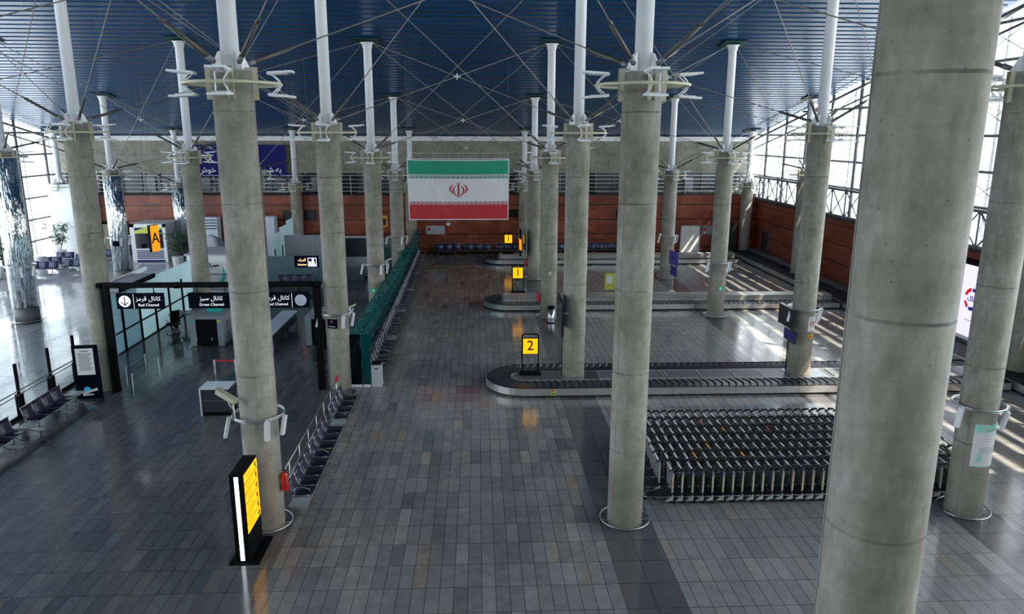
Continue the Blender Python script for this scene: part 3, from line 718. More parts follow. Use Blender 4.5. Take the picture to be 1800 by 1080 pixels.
for rk in range(7):
    y = 18.02 + rk * .59; x0 = 5.06 - (.0 if rk < 1 else .22 - .015 * rk); 
    for k in range(NT):
        x = x0 + k * .268 + random.uniform(-.012, .012)
        lab = 'grey nested baggage trolley, %s from the left in the %s rank of the block' % (nth(k + 1), RK[rk])
        if first: o = proto; o.location = (x, y, 0); o['label'] = lab; first = False
        else: o = dup(proto, (x, y + random.uniform(-.01, .01), 0), random.uniform(-.02, .02), lab)
        key = (k, rk)
        if key in BAR_O:
            for c in o.children:
                if c.name.startswith('crossbar'):
                    me = c.data.copy(); me.materials.clear(); me.materials.append(M[BAR_O[key]]); c.data = me
                    c['label'] = ('orange' if BAR_O[key] == 'tbaro' else 'red') + ' crossbar'
# ------------------------------------------------------------------ beam seating
def bench(n, label, vinyl, loc, rz, group, pitch=.575, tab=(0, 0), arms=True, frame='steel'):
    """row of n seats along local x, sitters face local -y"""
    t = thing('beam_seat_bench', label, 'bench', loc, rz, group); L = n * pitch
    prof = [(-.27, .455), (-.20, .435), (0, .415), (.16, .42), (.215, .455), (.25, .53), (.29, .70), (.325, .86)]
    for k in range(n):
        x0 = k * pitch + .014; x1 = (k + 1) * pitch - .014; vs = []
        for y, z in prof: vs += [(x0, y, z), (x1, y, z)]
        m_ = len(prof)
        for y, z in prof: vs += [(x0, y + .02, z - .022), (x1, y + .02, z - .022)]
        fs = [(2 * i, 2 * i + 1, 2 * i + 3, 2 * i + 2) for i in range(m_ - 1)] + [(2 * m_ + 2 * i + 2, 2 * m_ + 2 * i + 3, 2 * m_ + 2 * i + 1, 2 * m_ + 2 * i) for i in range(m_ - 1)]
        fs += [(2 * i, 2 * i + 2, 2 * i + 2 + 2 * m_, 2 * i + 2 * m_) for i in range(m_ - 1)] + [(2 * i + 3, 2 * i + 1, 2 * i + 1 + 2 * m_, 2 * i + 3 + 2 * m_) for i in range(m_ - 1)]
        fs += [(0, 2 * m_, 2 * m_ + 1, 1), (2 * m_ - 2, 2 * m_ - 1, 4 * m_ - 1, 4 * m_ - 2)]
        sp = 11
        mb = MB().add(vs, fs, 0, True)
        for i in (0, 1, 2): mb.m[i] = 1  # pan faces darkened, shade put into the vinyl colour
        mb.build('seat_shell', [vinyl, M['seatp']], t)
    for k in range(n + 1):
        x = k * pitch
        MB().tube([(x, y + .005, z + .004) for y, z in prof[1:]], .010, 6).build('side_frame', M[frame], t)
    MB().cyl((-.05, .21, .43), (L + .05, .21, .43), .015, n=8).cyl((-.05, .32, .865), (L + .05, .32, .865), .009, n=6).build('seat_rail', M[frame], t)
    MB().box(-.1 - tab[0] * .5, L + .1 + tab[1] * .5, -.03, .05, .33, .385).build('beam', M['dsteel'], t)
    for x in ((.35, L - .35) if n > 2 else (L / 2,)):
        mb = MB().cyl((x, .01, .06), (x, .01, .34), .03, n=8)
        for s in (-1, 1): mb.tube([(x, s * .02, .09), (x, s * .22, .07), (x, s * .36, .02)], .018, 6).cyl((x, s * .36, 0), (x, s * .36, .03), .022, n=8)
        mb.build('pedestal', M['dsteel'], t)
    if arms:
        for x in (-.02, L + .02):
            MB().tube([(x, .20, .48), (x, .18, .60), (x, .10, .66), (x, -.10, .655), (x, -.22, .60), (x, -.24, .46)], .013, 6).build('armrest', M[frame], t)
    for q, x in enumerate((-.34, L + .34)):
        if tab[q]:
            MB().box(x - .24, x + .24, -.24, .2, .40, .43).build('side_table', M['table'], t)
            mb = MB().cyl((x, .01, .06), (x, .01, .34), .025, n=8)
            for s in (-1, 1): mb.tube([(x, s * .02, .09), (x, s * .22, .07), (x, s * .36, .02)], .016, 6).cyl((x, s * .36, 0), (x, s * .36, .03), .02, n=8)
            mb.build('table_leg', M['dsteel'], t)
    return t
# sitters facing +x : rz = +90deg (local -y -> +x), local x -> +y
G1 = 'purple benches by the left aisle column'
for i, (y, n, tb, d) in enumerate(((17.75, 4, (1, 0), 'nearest to the camera, with a grey side table'), (20.12, 4, (0, 1), 'middle one of the three by the near left aisle column'), (23.05, 4, (0, 0), 'far one of the three, beside the second left aisle column'))):
    bench(n, 'purple bench facing the aisle, ' + d, M['seat'], (-4.62, y, 0), PI / 2, G1, tab=tb)
G2 = 'purple benches along the teal glass screen'; y = 27.95
for i in range(11):
    bench(4, 'purple four-seat bench along the teal glass screen, %s from the near end' % nth(i + 1), M['seat'], (-4.05 - .028 * i, y, 0), PI / 2, G2, tab=(0, 1) if i % 2 else (0, 0)); y += 2.42 if not i % 2 else 3.0
    if y > 57: break
G3 = 'dark benches along the left glass balustrade'
bench(4, 'dark four-seat bench by the left balustrade, next to the black information stand', M['seat'], (-14.55, 23.25, 0), PI / 2, G3, tab=(0, 1), arms=False)
bench(4, 'dark four-seat bench by the left balustrade, cut by the left frame edge', M['seat'], (-14.50, 20.2, 0), PI / 2, G3, tab=(0, 1), arms=False)
bench(4, 'dark bench by the left balustrade, lowest at the left frame edge', M['seat'], (-14.50, 17.1, 0), PI / 2, G3, tab=(0, 1), arms=False)
G4 = 'navy benches against the red back wall'
for i, x in enumerate((-3.62, -1.15, 1.42, 6.3, 8.95)):
    bench(3 if i != 4 else 4, ['navy three-seat bench on the back wall, leftmost, below the fire cabinet', 'navy three-seat bench on the back wall, second from the left', 'navy three-seat bench on the back wall behind the farthest 1 sign', 'navy bench on the back wall, seen between two right aisle columns', 'navy four-seat bench on the back wall, rightmost'][i], M['seatb'], (x, YB - .62, 0), 0, G4, arms=False, pitch=.68 if i == 4 else .7)
bench(4, 'navy four-seat bench in front of the teal customs partition', M['seatb'], (-12.8, 46.35, 0), 0, 'navy customs bench', arms=False, pitch=.575)
G5 = 'blue benches in the bright left hall'
for i, (x, y, n) in enumerate(((-31.2, 51.9, 3), (-29.4, 52.9, 2), (-31.4, 53.9, 3), (-29.7, 55.0, 3), (-31.6, 56.0, 2), (-29.9, 57.2, 3))):
    bench(n, 'blue bench in the bright left hall, %s counted from the nearest row back' % nth(i + 1), M['seatb'], (x, y, 0), 0, G5, arms=False, pitch=.66)
# back rail behind the near benches
t = thing('queue_rail', 'slim steel guard rail behind the near purple benches, red end', 'railing', (-5.12, 17.3, 0))
MB().cyl((0, 0, .98), (0, 8.3, .98), .014, n=6).cyl((0, 0, .62), (0, 8.3, .62), .010, n=6).build('rail', M['steel'], t)
for k in range(8): MB().cyl((0, .2 + k * 1.13, 0), (0, .2 + k * 1.13, .98), .014, n=6).build('post', M['steel'], t)
MB().box(-.02, .02, 8.0, 8.45, .90, 1.05).build('end_tape', M['redb'], t)
# ------------------------------------------------------------------ glass screens
t = thing('glass_screen', 'long teal tinted glass screen behind the aisle benches, ending by a grey bin', 'glass screen', (0, 0, 0))
y = 27.5; k = 0
def sx(y): return -4.98 + (y - 27.5) * .0075
while y < 59.4:
    y2 = min(y + 1.46, 59.8); x0, x1 = sx(y), sx(y2)
    o = MB().add([(x0, y, .08), (x1, y2 - .02, .08), (x1, y2 - .02, 2.15), (x0, y, 2.15), (x0 + .012, y, .08), (x1 + .012, y2 - .02, .08), (x1 + .012, y2 - .02, 2.15), (x0 + .012, y, 2.15)],
                 [(0, 1, 2, 3), (7, 6, 5, 4), (3, 2, 6, 7), (0, 3, 7, 4), (1, 5, 6, 2)]).build('pane', M['tealg'], t)
    mb = MB()
    for z in (.45, .95, 1.5, 1.95):
        for yy in (y + .08, y2 - .1):
            if k < 12: MB().cbox((sx(yy) + .015, yy, z), (.035, .022, .022)).build('glass_clamp', M['gstrip'], o)
            else: mb.cbox((sx(yy) + .015, yy, z), (.035, .022, .022))
    if k >= 12: mb.build('glass_clamps', M['gstrip'], o)['kind'] = 'stuff'
    y = y2; k += 1
MB().add([(sx(27.5) - .03, 27.5, 0), (sx(27.5) + .05, 27.5, 0), (sx(59.8) + .05, 59.8, 0), (sx(59.8) - .03, 59.8, 0), (sx(27.5) - .03, 27.5, .1), (sx(27.5) + .05, 27.5, .1), (sx(59.8) + .05, 59.8, .1), (sx(59.8) - .03, 59.8, .1)],
         [(0, 3, 2, 1), (4, 5, 6, 7), (0, 1, 5, 4), (1, 2, 6, 5), (2, 3, 7, 6), (3, 0, 4, 7)]).build('base_channel', M['steel'], t)
t = thing('glass_end_panel', 'short dark glass end panel beside the second left aisle column, two white feet', 'glass screen', (-4.98, 27.42, 0))
MB().box(.0, .44, 0, .012, .1, 2.1).build('pane', M['tealg2'], t)
MB().box(.47, .80, 0, .012, .1, 2.1).build('pane', M['tealg'], t)
MB().box(.0, .44, -.03, .04, 0, .1).build('foot_plate', M['fix'], t)
MB().box(.49, .76, -.03, .04, 0, .1).build('foot_plate', M['fix'], t)
t = thing('waste_bin', 'tall grey box bin with a slot at the near end of the teal screen', 'bin', (-3.98, 27.62, 0))
MB().box(-.19, .19, -.2, .2, 0, .88).build('body', mat('bin_grey', (.33, .33, .36), .45), t)
MB().box(-.19, .19, -.2, .2, .88, .93).build('lid', M['black'], t)
MB().box(-.06, .06, -.206, -.2, .70, .75).build('slot', M['black'], t)
MB().box(.19, .195, -.03, .05, .42, .52).build('sticker', M['redb'], t)
t = thing('litter_bin', 'round steel litter bin with black top beside the fourth right aisle column', 'bin', (3.72, 37.2, 0))
MB().lathe((0, 0, 0), [(.185, 0), (.19, .02), (.19, .74)], 28).build('body', M['steel'], t)
MB().lathe((0, 0, 0), [(.192, .0), (.192, .05)], 28).build('base_band', M['black'], t)
MB().lathe((0, 0, .74), [(.195, 0), (.195, .08), (.15, .14), (.04, .16)], 28).build('lid', M['black'], t)
# left balustrade (clear glass)
t = thing('glass_balustrade', 'clear glass balustrade with black posts and double handrail by the bright left hall', 'balustrade', (-15.8, 0, 0))
for i, y in enumerate((17.1, 19.0, 20.9, 22.8, 24.75, 26.68, 28.4)):
    MB().box(-.04, .04, -.045, .045, 0, 1.9).box(-.10, .10, -.09, .09, 0, .82).build('post', M['black'], t).location = (0, y, 0)
    if i < 6: MB().box(-.008, .008, y + .03, y + 1.85, .06, 2.7).build('pane', M['clear'], t)
MB().cyl((.12, 16, 1.0), (.12, 28.4, 1.0), .022, n=8).cyl((.12, 16, .86), (.12, 28.4, .86), .018, n=8).build('handrail', M['dsteel'], t)
MB().box(-.03, .03, 16, 28.4, 0, .1).build('base_rail', M['black'], t)
# frosted partition behind the channel gate
t = thing('frosted_partition', 'frosted glass partition with black posts leading away behind the channel gate', 'glass screen', (-15.9, 0, 0))
ys = [31.0 + 1.68 * i for i in range(9)]
for i, y in enumerate(ys):
    if i < 9:
        MB().box(-.01, .01, y + .02, y + 1.66, .05, 2.75).build('pane', M['frostt'] if i < 2 else M['frost'], t)
    MB().box(.02, .10, y - .04, y + .04, 0, 2.0).build('post', M['black'], t)
MB().box(.10, .15, 31, 44.4, .98, 1.04).box(-.03, .03, 31, 44.4, 0, .06).build('handrail', M['black'], t)
t = thing('canopy_slab', 'grey flat canopy slab behind the top left corner of the channel gate', 'canopy', (-16.1, 33.2, 2.78))
MB().box(-.75, .35, -.8, 2.9, 0, .14).build('slab', M['canopy'], t)
MB().box(.35, .38, -.8, 2.9, -.06, .16).build('fascia', M['black'], t)
MB().box(-.8, -.75, -.8, 4.6, -.02, .2).build('edge', M['fix'], t)
for y in (-.7, 2.7): MB().box(-.5, -.4, y, y + .1, -2.78, 0).build('leg', M['dsteel'], t)

# ------------------------------------------------------------------ channel gate
GY = 27.2
t = thing('channel_gate', 'black steel gate frame carrying the red and green channel signs', 'gate', (0, GY, 0))
for x in (-13.72, -6.02): MB().box(x - .13, x + .13, -.09, .09, 0, 4.16).build('post', M['black'], t)
MB().box(-13.98, -5.86, -.09, .09, 4.02, 4.2).build('beam', M['black'], t)
mb = MB()
for x in (-13.75, -11.2, -8.5, -6.1): mb.cyl((x, -.02, 4.1), (x + .2, .02, 4.1), .12, n=10)
mb.build('splice_collar', M['black'], t)
def chan(lab, xa, xb, word, en, arrow):
    t = thing('channel_sign', lab, 'sign', ((xa + xb) / 2, GY, 3.52), 0, None); w = (xb - xa) / 2
    MB().box(-w, w, -.06, .06, -.29, .29).build('board', M['signbk'], t)
    for s in (-.6, .6): MB().box(s * w - .012, s * w + .012, -.012, .012, .29, .51).build('hanger', M['black'], t)
    c = 0 if arrow == 0 else .26 * (-arrow) * -1
    tx = .30 if arrow < 0 else (-.30 if arrow > 0 else 0.)
    text('persian_lettering', fa(KANAL + ' ' + word), .225, M['signtx'], t, (tx, -.064, .09), bold=-.001)
    text('english_lettering', en, .145, M['signtx'], t, (tx, -.064, -.145), bold=0)
    if arrow:
        x = arrow * (w - .30)
        MB().cyl((x, -.06, 0), (x, -.067, 0), .215, n=32).build('lit_disc', M['lilac'] if arrow < 0 else M['lgrey'], t)
        mb = MB().cbox((x, -.07, .02), (.045, .006, .30))
        for s in (-1, 1): mb.cbox((x + s * .068, -.07, -.085), (.04, .006, .21), 0, 0, s * -.85 * -1)
        mb.build('arrow', M['grey'] if arrow < 0 else mat('disc_arrow', (.36, .38, .42), .5), t)
        xx = arrow * (w - .62)
        MB().box(xx - .008, xx + .008, -.065, -.06, -.27, .27).build('divider', M['signtx'], t)
chan('hanging Red Channel sign with lit arrow disc at left end of the gate', -13.32, -11.62, GHERMEZ, 'Red Channel', -1)
chan('hanging Green Channel sign in the middle of the gate', -10.72, -9.05, SABZ, 'Green Channel', 0)
chan('hanging Red Channel sign at right end of the gate, unlit grey disc', -8.02, -6.32, GHERMEZ, 'Red Channel', 1)
# customs sign hanging further back
t = thing('customs_sign', 'small black hanging Customs sign with a lit violet pictogram', 'sign', (-9.62, 41, 2.63))
MB().box(-.58, .75, -.06, .06, -.32, .32).build('board', M['signbk'], t)
for s in (-.4, .55): MB().cyl((s, 0, .32), (s, 0, roofz(41) - 2.63), .006, n=4).build('hanger', M['rod'], t)
text('persian_lettering', fa(GOMROK), .19, M['orangetx'], t, (-.16, -.064, .10), bold=.003)
text('english_lettering', 'Customs', .135, M['orangetx'], t, (-.16, -.064, -.16), bold=.004)
def sq(x0, x1, z0, z1, w): return MB().box(x0, x1, -.068, -.06, z0, z0 + w).box(x0, x1, -.068, -.06, z1 - w, z1).box(x0, x0 + w, -.068, -.06, z0, z1).box(x1 - w, x1, -.068, -.06, z0, z1)
sq(.16, .64, -.26, .22, .035).build('pictogram_border', M['violett'], t)
MB().box(.24, .56, -.068, -.06, -.19, -.10).box(.36, .52, -.068, -.06, -.10, .04).cyl((.44, -.06, .11), (.44, -.068, .11), .055, n=14).box(.24, .30, -.068, -.06, -.10, .02).build('pictogram', M['litw'], t)

# ------------------------------------------------------------------ customs area furniture
t = thing('inspection_counter', 'low counter with white top and dark front before the gate column', 'counter', (-9.15, 24.95, 0))
MB().box(-.5, .5, -.40, .40, .96, 1.0).build('top', M['lgrey'], t)
MB().box(-.44, .5, -.38, .38, .14, .96).build('cabinet', M['dark'], t)
MB().box(-.44, .5, -.36, .36, 0, .14).build('plinth', M['black'], t)
MB().box(-.5, -.46, -.40, .40, 0, .96).build('side_panel', M['fix'], t)
MB().box(-.44, .5, -.386, -.38, .54, .56).build('groove', M['dsteel'], t)
def barrier(lab, x, y):
    t = thing('queue_post', lab, 'queue post', (x, y, 0), 0, None)
    MB().lathe((0, 0, 0), [(.17, 0), (.17, .02), (.05, .04)], 20).build('base', M['steel'], t)
    MB().cyl((0, 0, .03), (0, 0, .72), .025, n=10).build('pole', M['steel'], t)
    MB().cyl((0, 0, .72), (0, 0, .98), .035, n=12).build('cassette', M['fix'], t)
    return t
p = barrier('white-headed queue post behind the counter with white top, left one with red tape', -10.3, 28.0)
MB().box(.02, 1.35, -.003, .003, .90, .97).build('tape', M['redb'], p)
barrier('white-headed queue post behind the counter with white top, right one', -9.5, 28.0)
def lowrail(lab, x, y, a, L):
    t = thing('low_glass_barrier', lab, 'barrier', (x, y, 0), a)
    for s in (0, L): 
        MB().cyl((s, 0, 0), (s, 0, .86), .014, n=8).build('post', M['fix'], t)
    MB().cyl((0, 0, .80), (L, 0, .80), .010, n=6).build('top_wire', M['dsteel'], t)
    MB().box(.02, L - .02, -.004, .004, .12, .78).build('pane', M['clear'], t)
lowrail('short clear glass barrier standing free in the channel area', -12.9, 26.75, 1.50, 2.0)
lowrail('clear glass barrier along the left gate post', -13.55, 27.7, 1.55, 1.6)
def xray(lab, x, y):
    t = thing('baggage_scanner', lab, 'scanner', (x, y, 0), 0, None)
    MB().box(-.82, -.55, -.9, 1.0, 0.02, 1.28).build('side_housing', M['lgrey'] if 0 else mat('scanner_grey', (.20, .235, .24), .45), t)
    MB().box(.42, .70, -.9, 1.0, 0.02, 1.28).build('side_housing', M['grey'], t)
    MB().box(-.82, .70, -.9, 1.0, 1.28, 1.42).build('hood', M['grey'], t)
    MB().box(-.55, .42, -.85, -.82, .1, 1.28).build('curtain', M['black'], t)
    MB().box(-.55, .42, -.82, .95, .25, .45).build('belt', M['rubber'], t)
    MB().box(-.78, -.66, -.91, -.9, 1.12, 1.24).build('green_label', M['cyanp'], t)
    MB().box(.45, .57, -.91, -.9, 1.12, 1.24).build('yellow_label', M['lime'], t)
    for z in (.25, .75): sqm = MB().box(.70, .71, -.5, -.1, z, z + .34).build('hatch', M['dsteel'], t)
    return t
xray('grey baggage scanner with a teal tray on top, behind the Green Channel sign', -12.4, 34.2)
xray('grey baggage scanner half hidden behind the right gate post', -7.15, 34.1)
t = thing('luggage_tray', 'teal plastic tray lying on the left baggage scanner', 'tray', (-12.35, 34.3, 1.42))
MB().prism([(-.26, -.18), (.26, -.18), (.26, .18), (-.26, .18)], 0, .02).build('tray_floor', M['cyanp'], t)
mb = MB()
for a, b in (((-.26, -.18), (.26, -.18)), ((.26, -.18), (.26, .18)), ((.26, .18), (-.26, .18)), ((-.26, .18), (-.26, -.18))):
    mb.add([(a[0], a[1], 0), (b[0], b[1], 0), (b[0] * 1.3, b[1] * 1.3, .16), (a[0] * 1.3, a[1] * 1.3, .16), (a[0] * 1.05, a[1] * 1.05, 0.01), (b[0] * 1.05, b[1] * 1.05, 0.01), (b[0] * 1.36, b[1] * 1.36, .16), (a[0] * 1.36, a[1] * 1.36, .16)], [(3, 2, 1, 0), (4, 5, 6, 7), (2, 3, 7, 6)])
mb.build('tray_wall', M['cyanp'], t)
t = thing('roller_table', 'long low grey roller table between the two baggage scanners', 'table', (-9.6, 34.7, 0))
MB().box(-.38, .38, -2.3, 2.3, .74, .80).build('top', M['lgrey'], t)
MB().box(-.34, .34, -2.25, 2.25, .28, .74).build('apron', M['dark'], t)
for x in (-.33, .33):
    for y in (-2.2, 0, 2.2): MB().box(x - .03, x + .03, y - .03, y + .03, 0, .28).build('leg', M['dsteel'], t)
t = thing('roller_table', 'dark frame table right of the second left aisle column, beside the teal glass', 'table', (-5.9, 32.6, 0))
MB().box(-.5, .5, -.5, .5, .74, .78).build('top', M['grey'], t)
for x in (-.46, .1):
    for y in (-.46, .46): MB().box(x - .03, x + .06, y - .03, y + .03, 0, .74).build('leg', M['gstrip'], t)
for i in range(3):
    t = thing('stanchion', 'short black bollard with white cap before the left scanner, %s from the left' % nth(i + 1), 'bollard', (-13.25 + i * .62, 32.4 + .1 * i, 0), 0, 'small bollards before the scanner')
    MB().cyl((0, 0, 0), (0, 0, .5), .015, n=6).build('rod', M['black'], t)
    MB().cyl((0, 0, .5), (0, 0, .6), .02, n=8).build('cap', M['fix'], t)
t = thing('office_chair', 'black office chair with chrome star base by the frosted partition', 'chair', (-14.9, 35.6, 0), .9)
mb = MB(); vs = []
for i in range(9):
    a = i / 8; z = .62 + a * .62; y = -.28 - .10 * a ** 2 + .05 * math.sin(PI * a)
    for x in (-.24, -.12, 0, .12, .24): vs.append((x * (1 - .25 * a ** 3), y + .06 * (x / .24) ** 2, z))
for i in range(9):
    a = i / 8; z = .62 + a * .62; y = -.34 - .10 * a ** 2 + .05 * math.sin(PI * a)
    for x in (-.24, -.12, 0, .12, .24): vs.append((x * (1 - .25 * a ** 3), y + .06 * (x / .24) ** 2, z))
fs = [(5 * i + j, 5 * i + j + 1, 5 * i + j + 6, 5 * i + j + 5) for i in range(8) for j in range(4)]; fs += [tuple(45 + q for q in reversed(f)) for f in fs]
fs += [(5 * i, 5 * i + 5, 50 + 5 * i, 45 + 5 * i) for i in range(8)] + [(5 * i + 9, 5 * i + 4, 49 + 5 * i, 54 + 5 * i) for i in range(8)] + [(40 + j + 1, 40 + j, 85 + j, 86 + j) for j in range(4)]
mb.add(vs, fs, 0, True).build('backrest', M['black'], t)
MB().prism([(-.24, -.25), (.24, -.25), (.26, .2), (.16, .27), (-.16, .27), (-.26, .2)], .46, .54).build('seat', M['black'], t)
MB().cyl((0, 0, .12), (0, 0, .46), .03, n=10).build('gas_lift', M['chrome'], t)
mb = MB()
for k in range(5): a = k * 2 * PI / 5; mb.cyl((0, 0, .12), (.3 * math.cos(a), .3 * math.sin(a), .07), .02, n=6)
mb.build('star_base', M['chrome'], t)
mb = MB()
for k in range(5): a = k * 2 * PI / 5; mb.cyl((.3 * math.cos(a) - .02, .3 * math.sin(a), .03), (.3 * math.cos(a) + .02, .3 * math.sin(a), .03), .03, n=8)
mb.build('castor', M['black'], t)
for s in (-1, 1): MB().tube([(s * .26, -.18, .5), (s * .29, -.15, .68), (s * .29, .1, .70)], .018, 6).build('armrest', M['black'], t)
t = thing('desk', 'dark desk beside the black office chair at the frosted partition', 'desk', (-14.6, 37.0, 0))
MB().box(-.9, .6, -.45, .45, .70, .74).build('top', M['dark'], t)
for x in (-.85, .5): MB().box(x, x + .05, -.4, .4, 0, .70).build('side_panel', M['black'], t)
# teal lower partition, grey partitions behind
def partition(lab, x0, x1, y, h, m_, n, foot=True, name='partition_wall'):
    t = thing(name, lab, 'partition', (x0, y, 0)); w = (x1 - x0) / n
    for i in range(n): MB().box(i * w + .01, (i + 1) * w - .01, -.02, .02, .06 if foot else 0, h).build('panel', M[m_], t)
    mb = MB()
    for i in range(n + 1): mb.box(i * w - .015, i * w + .015, -.035, .035, 0, h + .01)
    mb.build('upright', M['gstrip'], t)
    MB().box(0, x1 - x0, -.05, .05, 0, .14).build('base_rail', M['steel'], t)
    return t
partition('teal lower glass partition behind the customs bench', -14.2, -8.6, 47.2, 1.95, 'frostt', 3)
partition('big matt grey partition behind the teal glass, right of the tall frosted panels', -12.85, -9.2, 49.4, 3.0, 'grey', 2)
t = partition('grey framed booth wall with dark glass and white notice, between left aisle columns', -9.1, -6.65, 50.5, 2.75, 'lgrey', 1)
MB().box(.05, 2.35, -.05, -.03, 1.35, 2.65).build('dark_glass', M['dark'], t)
MB().box(1.75, 2.15, -.06, -.05, 1.85, 2.15).build('notice', M['paper'], t)
tag(MB().box(-.6, .6, -.3, .3, 0, .82).build('side_cabinet', M['grey'], None, (-8.3, 49.2, 0)), 'grey cabinet in front of the booth wall with white notice', 'cabinet')
t = thing('frosted_screen', 'tall pale frosted panels receding beside the third row left hall column', 'glass screen', (-13.35, 48.2, 0))
for i in range(3):
    MB().box(-.012, .012, i * 1.9, i * 1.9 + 1.86, .1, 3.15 + .25 * i).build('pane', M['frost'], t)
    MB().box(.03, .09, i * 1.9 + .3, i * 1.9 + .36, 0, 2.2).build('post', M['black'], t)
t = thing('partition_glass_booth', 'small glass booth at the far end of the teal screen', 'booth', (-6.9, 52.0, 0))
MB().box(0, 1.3, -.02, .02, 0, 2.4).build('pane', M['frostt'], t)
MB().box(0, .03, -.04, .04, 0, 2.45).box(1.27, 1.3, -.04, .04, 0, 2.45).box(0, 1.3, -.04, .04, 2.42, 2.45).build('frame', M['gstrip'], t)
# blue-grey louvred units before the back wall
for i, (x0, x1, z1, lab) in enumerate(((-21.9, -20.3, 3.2, 'pale grey louvred service unit near the back wall, left one'), (-17.6, -15.9, 3.25, 'pale grey louvred service unit near the back wall, right one'))):
    t = thing('service_unit', lab, 'cabinet', (x0, 58.4, 0))
    MB().box(0, x1 - x0, 0, .9, 0, z1).build('casing', M['lgrey'], t)
    mb = MB(); s0 = .7 if i == 0 else .05
    for k in range(4): mb.box(s0, s0 + .85, -.03, 0, z1 - .25 - k * .22, z1 - .17 - k * .22)
    mb.build('louvre', M['dark'], t)
t = thing('storage_box', 'small white box unit beside the third row left hall column', 'cabinet', (-14.5, 57.2, 0))
MB().box(-.6, .7, -.3, .4, 0, 1.95).build('body', M['fix'], t)
MB().box(-.65, .75, -.35, .45, 1.95, 2.0).build('lid', M['lgrey'], t)
t = thing('covered_stack', 'heap covered by a pale sheet behind the white promotional booth', 'covered heap', (-19.0, 52.5, 0))
mb = MB(); vs = []; nn = 14
for i in range(nn + 1):
    for j in range(nn + 1):
        u, v = i / nn * 2 - 1, j / nn * 2 - 1; r_ = max(abs(u), abs(v)); z = 2.5 * (1 - max(0, r_ - .55) / .45 * .97) + .12 * math.sin(7 * u + 3 * v) * (r_ < .9)
        vs.append((u * 1.5 * (.85 + .15 * r_), v * 1.0, max(.0, z)))
mb.add(vs, [(i * (nn + 1) + j, (i + 1) * (nn + 1) + j, (i + 1) * (nn + 1) + j + 1, i * (nn + 1) + j + 1) for i in range(nn) for j in range(nn)], 0, True)
mb.build('sheet', M['boothg'], t)
# white booth with teal feather marks
t = thing('promotional_booth', 'white booth with black lettering and teal feather strokes behind the left hall column', 'booth', (-15.1, 41.6, 0))
MB().box(-1.2, 1.9, 0, 2.6, 0, 2.9).build('wall', mat('booth_white', (.66, .70, .76), .45), t)
MB().box(-1.3, 2.0, -.1, 2.7, 2.9, 2.98).build('roof_panel', M['boothg'], t)
text('lettering', fa('\ufeeb\ufee4\ufeae\ufe8d\ufee9'), .30, M['ink'], t, (.25, -.012, 2.35), bold=.01)
mb = MB()
def stroke(mb, pts, ws, y):
    vs = []; n = len(pts)
    for i, (x, z) in enumerate(pts):
        a = pts[max(0, i - 1)]; b = pts[min(n - 1, i + 1)]; dx, dz = b[0] - a[0], b[1] - a[1]; L = math.hypot(dx, dz) or 1
        vs += [(x - dz / L * ws[i], y, z + dx / L * ws[i]), (x + dz / L * ws[i], y, z - dx / L * ws[i])]
    f1 = [(2 * i, 2 * i + 1, 2 * i + 3, 2 * i + 2) for i in range(n - 1)]
    mb.add([(a, b, c) for a, b, c in vs], f1)
def arc(cx, cz, r, a0, a1, n=12, e=1.): return [(cx + r * math.cos(a0 + (a1 - a0) * i / n), cz + e * r * math.sin(a0 + (a1 - a0) * i / n)) for i in range(n + 1)]
tw = lambda n, w: [w * math.sin(PI * min(1, (i + .4) / (n + .4))) for i in range(n + 1)]
stroke(mb, arc(-.05, 1.9, .85, -PI / 2, .5), tw(12, .10), -.01); stroke(mb, arc(.2, .9, .7, -PI / 2, .2), tw(12, .08), -.01)
mb.build('feather_stroke', M['cyanp'], t)
t = thing('stacked_rail', 'dark steel rail frame standing before the white promotional booth', 'railing', (-15.2, 41.0, 0))
mb = MB().box(-.1, 0, -.04, .04, 0, 2.1).box(.16, .22, -.04, .04, 0, 2.1)
mb.build('post', M['ledge'], t)
MB().cyl((.2, 0, 1.95), (2.2, 0, 1.95), .025, n=6).cyl((.2, 0, 1.1), (2.2, 0, 1.1), .025, n=6).build('rail', M['ledge'], t)
# service kiosk in the left hall
t = thing('service_kiosk', 'white kiosk with lime header and blue striped counter front in the left hall', 'kiosk', (-26.35, 57.0, 0))
MB().box(0, .32, 0, .2, 0, 2.85).box(2.42, 2.62, 0, .2, 0, 2.85).box(0, 2.62, 0, .2, 2.62, 2.85).build('front_frame', M['white'], t)
MB().box(0, .1, .2, 2.9, 0, 2.8).build('side_wall', M['white'], t)
MB().box(2.52, 2.62, .2, 2.9, 0, 2.8).build('side_wall', mat('kiosk_side_grey', (.30, .29, .31), .5), t)
MB().box(0, 2.62, 2.9, 3.0, 0, 2.8).build('back_wall', mat('kiosk_inside', (.16, .2, .2), .5), t)
MB().box(0, 2.62, .2, 3.0, 2.8, 2.86).build('roof_panel', M['boothg'], t)
MB().box(.32, 2.42, -.01, .1, 2.15, 2.62).build('header', M['lime'], t)
MB().add([(.36, -.014, 2.58), (1.1, -.014, 2.58), (.36, -.014, 2.35)], [(0, 2, 1)]).add([(1.8, -.014, 2.2), (2.4, -.014, 2.2), (2.4, -.014, 2.5)], [(0, 1, 2)]).build('header_mark', M['navy'], t)
MB().box(.32, 2.42, 0, .45, .08, .98).build('counter', M['white'], t)
mb = MB()
for k in range(6): mb.box(.36, 2.38, -.01, 0, .22 + k * .115, .285 + k * .115)
mb.box(.32, 2.42, -.012, 0, .0, .12); mb.build('blue_stripe', M['navy'], t)
MB().box(.6, 1.0, .3, .34, 1.0, 1.3).box(.75, .85, .28, .36, .98, 1.02).build('monitor', M['black'], t)
MB().box(1.7, 1.9, .2, .4, .98, 1.12).build('desk_box', M['paper'], t)
